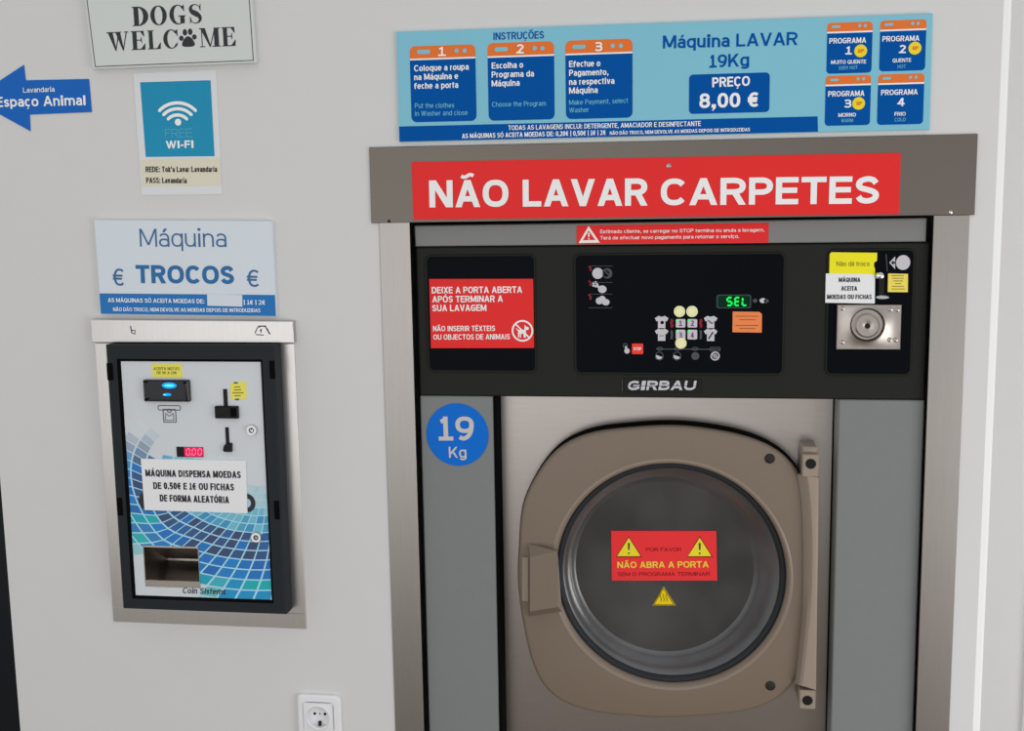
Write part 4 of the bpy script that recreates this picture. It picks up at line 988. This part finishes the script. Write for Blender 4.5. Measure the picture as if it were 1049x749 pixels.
# coin inserts
g = MB('black'); g.slab(rect(229.2, 398.6, 233.2, 418, YFc), YFc + .001, YFc - .002, 0, .0006); g.slab(rect(220.6, 416.2, 244, 428.6, YFc - .004), YFc + .001, YFc - .008, .001, .0015)
g.use('gap'); g.slab(rect(236, 418, 242, 427, YFc - .008), YFc - .007, YFc - .0085, .001); g.build('coin_slot', CM, smooth=False)
g = MB('black'); g.slab(rect(231.4, 437.8, 234.8, 456, YFc), YFc + .001, YFc - .002, 0, .0006); g.prism(quad([(228.6, 460.5), (229.5, 456.6), (232, 454.2), (237.4, 454.2), (237.4, 463), (231, 463), (229, 462.4)], YFc - .004), YFc + .001, YFc - .006, .001)
g.build('token_slot', CM, smooth=False)
for x, y in ((257.9, 440.8), (262.5, 550.6)):
    q = pc(x, y, YFc - .004)
    g = MB('chrome'); g.lathe(q, [(S(6), YFc + .001), (S(6), YFc - .002), (S(5.2), YFc - .005), (S(3.2), YFc - .006), (S(2.8), YFc - .005)], 28); g.use('white'); g.ring(circle(q, S(5.2), 28), circle(q, S(3.0), 28), YFc - .0062)
    g.use('ink_soft'); g.ring(circle(q, S(2.8), 20), circle(q, S(1.8), 20), YFc - .0064); g.stroke([(q[0], q[1]), (q[0], q[1] + S(2.6))], S(.9), YFc - .0066)
    g.build('lock', CM)
g = MB('black'); r = rect(181.2, 457.9, 208.4, 468.2, YFc); g.slab(r, YFc + .001, YFc - .0015, 0, .0004); g.use('led_red_back'); yy = YFc - .0018; g.flat(rr4(rect(188.8, 458.3, 208.0, 467.8, yy)), yy)
dp = g.build('display', CM, smooth=False)
g = MB('led_red')
for x0 in (190.8, 196.8, 202.8): seven(g, '0', x0, x0 + 3.4, 459.8, 466.4, YFc - .0021, 1.1)
g.flat(circle(pc(195.6, 466.6, YFc - .0021), S(.6), 8), YFc - .0021)
g.build('digits', dp, smooth=False)
# labels stuck on the change machine
t = board('banknote_label', 'yellow label above the banknote reader of the change machine', 'label', [(156.6, 386.6), (186.6, 387), (186, 372.6), (155.6, 372.6)], YFc, YFc - .0006, 'yellow_pale', 0)
lettering(t, [('ACEITA NOTAS', (157.4, 379.2), (184, 379.2), 3), ('DE 5€ A 10€', (160.6, 383.4), (181, 383.4), 3)], YFc - .0009, 'olive_ink', .02)
t = board('coin_hint_label', 'small tilted yellow label right of the upper coin slot on the change machine', 'label', [(237.2, 410), (252.6, 408.4), (252.0, 391.2), (248, 390.8), (236.4, 392.6), (235.6, 402)], YFc, YFc - .0006, 'yellow_pale', 0)
g = MB('olive_ink'); yy = YFc - .0009
for k, (a, c) in enumerate(((240, 246), (239.5, 247), (238, 249.5), (240, 246.5))): g.stroke([pc(a, 396.6 + k * 3, yy), pc(c, 396.4 + k * 3, yy)], S(1), yy)
g.use('ink'); g.flat(circle(pc(241.6, 392.3, yy), S(2.6), 14, S(.8)), yy); g.flat(circle(pc(242.8, 409.2, yy), S(2.8), 14, S(.8)), yy)
g.build('fine_print', t, smooth=False)
t = board('coin_notice', 'white paper notice about random coins taped across the blue change machine front', 'paper notice', [(148, 522.6), (253.4, 526), (251.8, 472), (144.2, 470)], YFc - .0008, YFc - .0020, 'paper', 0)
lettering(t, [('MÁQUINA DISPENSA MOEDAS', (149.1, 488.1), (246.8, 490), 7), ('DE 0.50€ E 1€ OU FICHAS', (157.2, 501), (239.9, 502.7), 7), ('DE FORMA ALEATÓRIA', (163.8, 513.7), (234.8, 515.7), 7)], YFc - .0023, 'ink', .036)

# ------------------------------------------------------------------ signs on the left wall
YI = -.010
T = board('change_sign', 'white and blue sign reading Máquina TROCOS above the change machine', 'sign', [(103.4, 321.7), (282.8, 324.1), (278.2, 226.6), (96.4, 225.4)], -.0003, YI, 'off_white', .0005)
ya, yb_ = YI - .0003, YI - .0006
st = MB('blue_strip').flat(quad([(103.4, 321.5), (282.7, 323.9), (281.7, 302.2), (101.8, 300.6)], ya), ya).build('footer_strip', T, smooth=False)
lettering(T, [('Máquina', (143.5, 252.7), (232.1, 253.1), 18.4)], ya, 'thin_ink', -.004, space=1.05)
lettering(T, [('TROCOS', (139.5, 290), (240.2, 291.2), 18.6)], ya, 'blue_ink', .044)
lettering(T, [('€', (116, 292.7), (128, 292.9), 17.6), ('€', (253.2, 293.9), (266.2, 294.1), 17.6)], ya, 'thin_ink', .008, name='euro_sign')
lettering(T, [('AS MÁQUINAS SÓ ACEITA MOEDAS DE:', (110.6, 309.6), (209.4, 310.8), 4.3), ('| 1€ | 2€', (249.8, 312), (271.8, 312.2), 4.6), ('NÃO DÃO TROCO, NEM DEVOLVE AS MOEDAS DEPOIS DE INTRODUZIDAS', (116, 318.8), (266.8, 320), 3.8, .02)], yb_, 'white', .024)
MB('off_white').flat(quad([(212.5, 313.2), (248.3, 314.2), (248.2, 302.2), (212.1, 301.4)], yb_), yb_).build('cover_patch', T, smooth=False)

YI = -.0012
T = board('wifi_notice', 'laminated blue FREE WI-FI paper notice on the wall below the dog sign', 'paper notice', [(145.3, 200), (227.7, 198.8), (221.3, 71.5), (136.4, 75.3)], -.0002, YI, 'laminate', 0)
ya, yb_ = YI - .0003, YI - .0006
g = MB('cream'); g.flat(quad([(145.8, 191), (226.6, 190), (225.4, 162), (144.4, 164)], ya), ya); g.build('password_strip', T, smooth=False)
g = MB('teal'); g.flat(quad([(149.3, 160.8), (219.8, 160), (215.7, 82.2), (143.5, 84.3)], ya), ya); g.build('print_panel', T, smooth=False)
g = MB('white'); g.flat(circle(pc(182.4, 125.2, yb_), S(3.5), 20), yb_)
for r in (13.2, 19.6, 25.6):
    g.stroke([pc(181.8 + r * math.sin(math.radians(a)), 131 - r * math.cos(math.radians(a)), yb_) for a in range(-46, 47, 4)], S(3.3), yb_)
    for a in (-46, 46): g.flat(circle(pc(181.8 + r * math.sin(math.radians(a)), 131 - r * math.cos(math.radians(a)), yb_), S(1.65), 12), yb_ + .00008)
g.build('wifi_symbol', T, smooth=False)
lettering(T, [('FREE', (169.3, 140.9), (197, 140.4), 8.6)], yb_, 'pale_blue_ink', -.018, space=1.25)
lettering(T, [('WI-FI', (170.2, 152.1), (198.7, 151.6), 7.8)], yb_, 'white', .038)
lettering(T, [("REDE: Tok'a Lavar Lavandaria", (149.3, 176.4), (222.4, 176.2), 5.8), ('PASS: Lavandaria', (149.8, 187.6), (191.4, 187.8), 5.8)], yb_, 'ink', .026)

# arrow
YI = -.0012
T = board('arrow_sign', 'dark blue arrow sign pointing left, reading Espaço Animal, on the wall', 'sign', [(94, 114.8), (91.1, 80.9), (26.3, 82.2), (24.4, 66.4), (-29, 101.4), (31.2, 134.5), (30.4, 117.4)], -.0002, YI, 'blue_arrow', 0)
lettering(T, [('Lavandaria', (23.8, 95.0), (56, 93.9), 5.2, .012), ('Espaço Animal', (-3.8, 109.8), (88.2, 107.7), 10.4, .026)], YI - .0003, 'white')

# dogs welcome plate
YI = -.012
T = board('dog_sign', 'white plate with thin black border reading DOGS WELCOME at the top of the wall', 'sign', [(94.9, 71), (262, 64.3), (254, -52), (80.5, -48)], -.0003, YI, 'dog_board', .0012)
ya = YI - .0003
o = quad([(97.3, 68.7), (259.9, 62.2), (252.4, -49), (83, -45)], ya); g = MB('ink'); g.ring(o, inset(o, S(.8)), ya); g.build('border', T, smooth=False)
def frame_map(a, b2, cap):
    A = P(a[0], a[1], ya); B = P(b2[0], b2[1], ya); U = (B - A).normalized(); V = Vector((-U.z, 0, U.x)); h = S(cap, ya)
    return A, (B - A).length, U, V, h
def serif(g, ch, A, U, V, x0, x1, h):
    """Didone capital in a box x0..x1 (metres along U) and height h"""
    w_ = x1 - x0
    def pt(u, v): q = A + U * (x0 + u * w_) + V * (v * h); return (q.x, q.z)
    cnt = [0]
    def poly(*p): cnt[0] = (cnt[0] + 1) % 11; g.flat([pt(*q) for q in p], ya - cnt[0] * 2e-5)
    def box(a, b, c, d): poly((a, c), (b, c), (b, d), (a, d))
    ts = .30 if ch not in 'WM' else .22
    th = .05
    if ch in 'DEL': box(.10, .10 + ts, 0, 1); box(0, .5, 0, th); 
    if ch in 'DE': box(0, .5, 1 - th, 1)
    if ch == 'L': box(0, .5, 1 - th, 1); box(.4, .95, 0, th); poly((.70, th), (.97, 0), (1, .34), (.96, .34))
    if ch == 'E':
        box(.4, .95, 0, th); box(.4, .92, 1 - th, 1); box(.4, .68, .49, .49 + th)
        poly((.68, th), (.97, 0), (1, .32), (.96, .32)); poly((.68, 1 - th), (.92, 1), (.95, .70), (.91, .70)); poly((.66, .515), (.74, .34), (.76, .34), (.76, .69), (.74, .69))
    if ch in 'DOCG':
        n = 28
        if ch == 'D':
            out_ = [(.35 + .65 * math.sin(t), .5 + .5 * math.cos(t)) for t in [math.pi * i / n for i in range(n + 1)]]
            inn_ = [(.35 + .33 * math.sin(t), .5 + .45 * math.cos(t)) for t in [math.pi * i / n for i in range(n + 1)]]
        else:
            a0, a1 = (0, 2 * math.pi) if ch == 'O' else (math.radians(38), math.radians(326 if ch == 'C' else 330))
            tt = [a0 + (a1 - a0) * i / (2 * n) for i in range(2 * n + 1)]
            out_ = [(.5 + .5 * math.sin(t + math.pi / 2 - math.pi / 2 + (0 if ch == 'O' else 0)) if ch == 'O' else .52 + .5 * math.cos(t), .5 + .51 * (math.cos(t) if ch == 'O' else math.sin(t))) for t in tt]
            inn_ = [(.5 + (.24) * math.sin(t) if ch == 'O' else .56 + .28 * math.cos(t), .5 + .46 * (math.cos(t) if ch == 'O' else math.sin(t))) for t in tt]
        for i in range(len(out_) - 1): poly(out_[i], out_[i + 1], inn_[i + 1], inn_[i])
        if ch == 'C':
            poly((.80, .93), (.95, 1), (.95, .66), (.90, .66)); poly((.78, .10), (.95, .30), (.91, .32), (.72, .12))
        if ch == 'G':
            poly((.80, .92), (.92, 1), (.92, .66), (.87, .66)); box(.66, .92, 0.04, .42); box(.55, 1.0, .40, .45)
    if ch == 'S':
        c_ = [(.84, .78), (.72, .92), (.5, .975), (.28, .92), (.17, .78), (.25, .63), (.5, .52), (.74, .40), (.84, .25), (.74, .09), (.5, .025), (.26, .08), (.13, .24)]
        fine = []
        for k in range(len(c_) - 1):
            p0, p1, p2, p3 = c_[max(k - 1, 0)], c_[k], c_[k + 1], c_[min(k + 2, len(c_) - 1)]
            for s in range(4):
                t = s / 4; fine.append(tuple(.5 * (2 * p1[i] + (p2[i] - p0[i]) * t + (2 * p0[i] - 5 * p1[i] + 4 * p2[i] - p3[i]) * t * t + (3 * p1[i] - p0[i] - 3 * p2[i] + p3[i]) * t ** 3) for i in (0, 1)))
        fine.append(c_[-1]); m_ = len(fine) - 1
        ww = [h * (.04 + .24 * math.exp(-((i / m_ - .5) / .17) ** 2) + .05 * math.exp(-((i / m_ - .3) / .08) ** 2) + .05 * math.exp(-((i / m_ - .7) / .08) ** 2)) for i in range(m_ + 1)]
        g.stroke([pt(*q) for q in fine], ww, ya)
        poly((.80, .80), (.88, 1), (.92, 1), (.90, .66), (.86, .66)); poly((.20, .20), (.12, 0), (.08, 0), (.10, .36), (.14, .36))
    if ch == 'W':
        poly((.05, 1), (.27, 1), (.42, 0), (.36, 0)); poly((.36, 0), (.40, 0), (.56, .82), (.52, .9)); poly((.40, 1), (.62, 1), (.76, 0), (.70, 0)); poly((.70, 0), (.74, 0), (.94, 1), (.89, 1))
        box(0, .34, 1 - th, 1); box(.36, .68, 1 - th, 1); box(.80, 1, 1 - th, 1)
    if ch == 'M':
        box(.10, .14, 0, 1); box(0, .25, 0, th); poly((.05, 1), (.28, 1), (.54, 0), (.48, 0)); poly((.48, 0), (.52, 0), (.78, 1), (.73, 1)); box(.70, .92, 0, 1); box(.6, 1, 0, th); box(.7, 1, 1 - th, 1); box(0, .2, 1 - th, 1)
def zx(z0, z1, left): return (S((z0 - left) / 5.521), S((z1 - left) / 5.521))
A, L_, U_, V_, h_ = frame_map((136.0, 26.9), (207.6, 23.8), 19.4)
g = MB('ink'); k = L_ / (705 - 308)
for ch, a, c in (('D', 308, 400), ('O', 412, 505), ('G', 519, 612), ('S', 628, 705)): serif(g, ch, A, U_, V_, (a - 308) * k, (c - 308) * k, h_)
g.build('lettering', T, smooth=False)
A, L_, U_, V_, h_ = frame_map((110.4, 52.4), (241.8, 47.0), 19.0)
g = MB('ink'); k = L_ / (893 - 163)
for ch, a, c in (('W', 163, 288), ('E', 302, 382), ('L', 396, 470), ('C', 484, 572), ('M', 690, 808), ('E', 816, 893)):
    if ch == 'M': g.build('lettering', T, smooth=False); g = MB('ink')
    serif(g, ch, A, U_, V_, (a - 163) * k, (c - 163) * k, h_)
g.build('lettering', T, smooth=False)
g = MB('ink')
def pawpt(u, v): q = A + U_ * ((u - 163) * k) + V_ * v * h_; return (q.x, q.z)
g.flat([pawpt(626 + 36 * math.cos(t) * (1 - .18 * math.sin(t)), .28 + .28 * math.sin(t) - .05 * math.cos(2 * t)) for t in [2 * math.pi * i / 28 for i in range(28)]], ya)
for u, v, ru, rv in ((588, .52, 13, .14), (610, .82, 13, .17), (640, .84, 13, .17), (662, .56, 13, .14)):
    g.flat([pawpt(u + ru * math.cos(t), v + rv * math.sin(t)) for t in [2 * math.pi * i / 16 for i in range(16)]], ya)
g.build('paw_print', T, smooth=False)

# ------------------------------------------------------------------ wall socket
r = rect(304.8, 713.2, 348.8, 759, -.010)
h = (r[1] - r[0]); r = (r[0], r[1], r[3] - h, r[3])
T = thing('wall_socket', 'white wall socket with square frame on the wall below the change machine', 'socket', ((r[0] + r[1]) / 2, 0, r[2]))
fr_r = r
ri_ = rect(311, 720.6, 340.8, 750.5, -.012); hh = ri_[1] - ri_[0]; ri_ = (ri_[0], ri_[1], ri_[3] - hh, ri_[3])
cc = ((ri_[0] + ri_[1]) / 2, (ri_[2] + ri_[3]) / 2); Rk = hh * .39
N = 48; o = []
for i in range(N):
    a = 2 * math.pi * i / N; dx, dz = math.cos(a), math.sin(a); t = hh / 2 / max(abs(dx), abs(dz)); o.append((cc[0] + dx * t, cc[1] + dz * t))
ob = []
fc = ((fr_r[0] + fr_r[1]) / 2, (fr_r[2] + fr_r[3]) / 2); hw_ = (fr_r[1] - fr_r[0]) / 2
def sq(hs_, n=N, c=fc):
    out_ = []
    for i in range(n):
        a = 2 * math.pi * i / n; dx, dz = math.cos(a), math.sin(a); t = (abs(dx) ** 14 + abs(dz) ** 14) ** (-1 / 14)
        out_.append((c[0] + dx * t * hs_, c[1] + dz * t * hs_))
    return out_
MB('socket').loft([at_y(sq(hw_), -.0002), at_y(sq(hw_), -.007), at_y(sq(hw_ - .003), -.010), at_y(sq(hw_ - .011), -.0105), at_y(sq(hh / 2 + .0008, c=cc), -.009), at_y(sq(hh / 2 + .0006, c=cc), -.0004)], False, False).build('frame', T)
ck = lambda r, y: [(cc[0] + r * math.cos(2 * math.pi * i / N), y, cc[1] + r * math.sin(2 * math.pi * i / N)) for i in range(N)]
g = MB('socket'); g.loft([at_y(o, -.009), at_y([(cc[0] + (x - cc[0]) * .985, cc[1] + (z - cc[1]) * .985) for x, z in o], -.0125), ck(Rk + .002, -.0125), ck(Rk + .0005, -.0135), ck(Rk - .001, -.012), ck(Rk - .0015, -.0008)], False, True)
ins_ = g.build('insert', T)
g = MB('black')
for dx in (-.0095, .0095): g.disc((cc[0] + dx, cc[1] + .002), .0026, -.0006, -.0012, n=16)
g.build('pin_hole', ins_, smooth=False)
g = MB('ink_soft'); g.disc((cc[0], cc[1] + .002), .0016, -.0006, -.0012, n=12); g.build('centre_screw', ins_, smooth=False)
for s in (-1,):
    MB('cap').slab((cc[0] - .0025, cc[0] + .0025, cc[1] + s * (Rk - .006) - .004, cc[1] + s * (Rk - .006) + .004), .0005, -.006, .001, .0008).build('earth_clip', ins_)
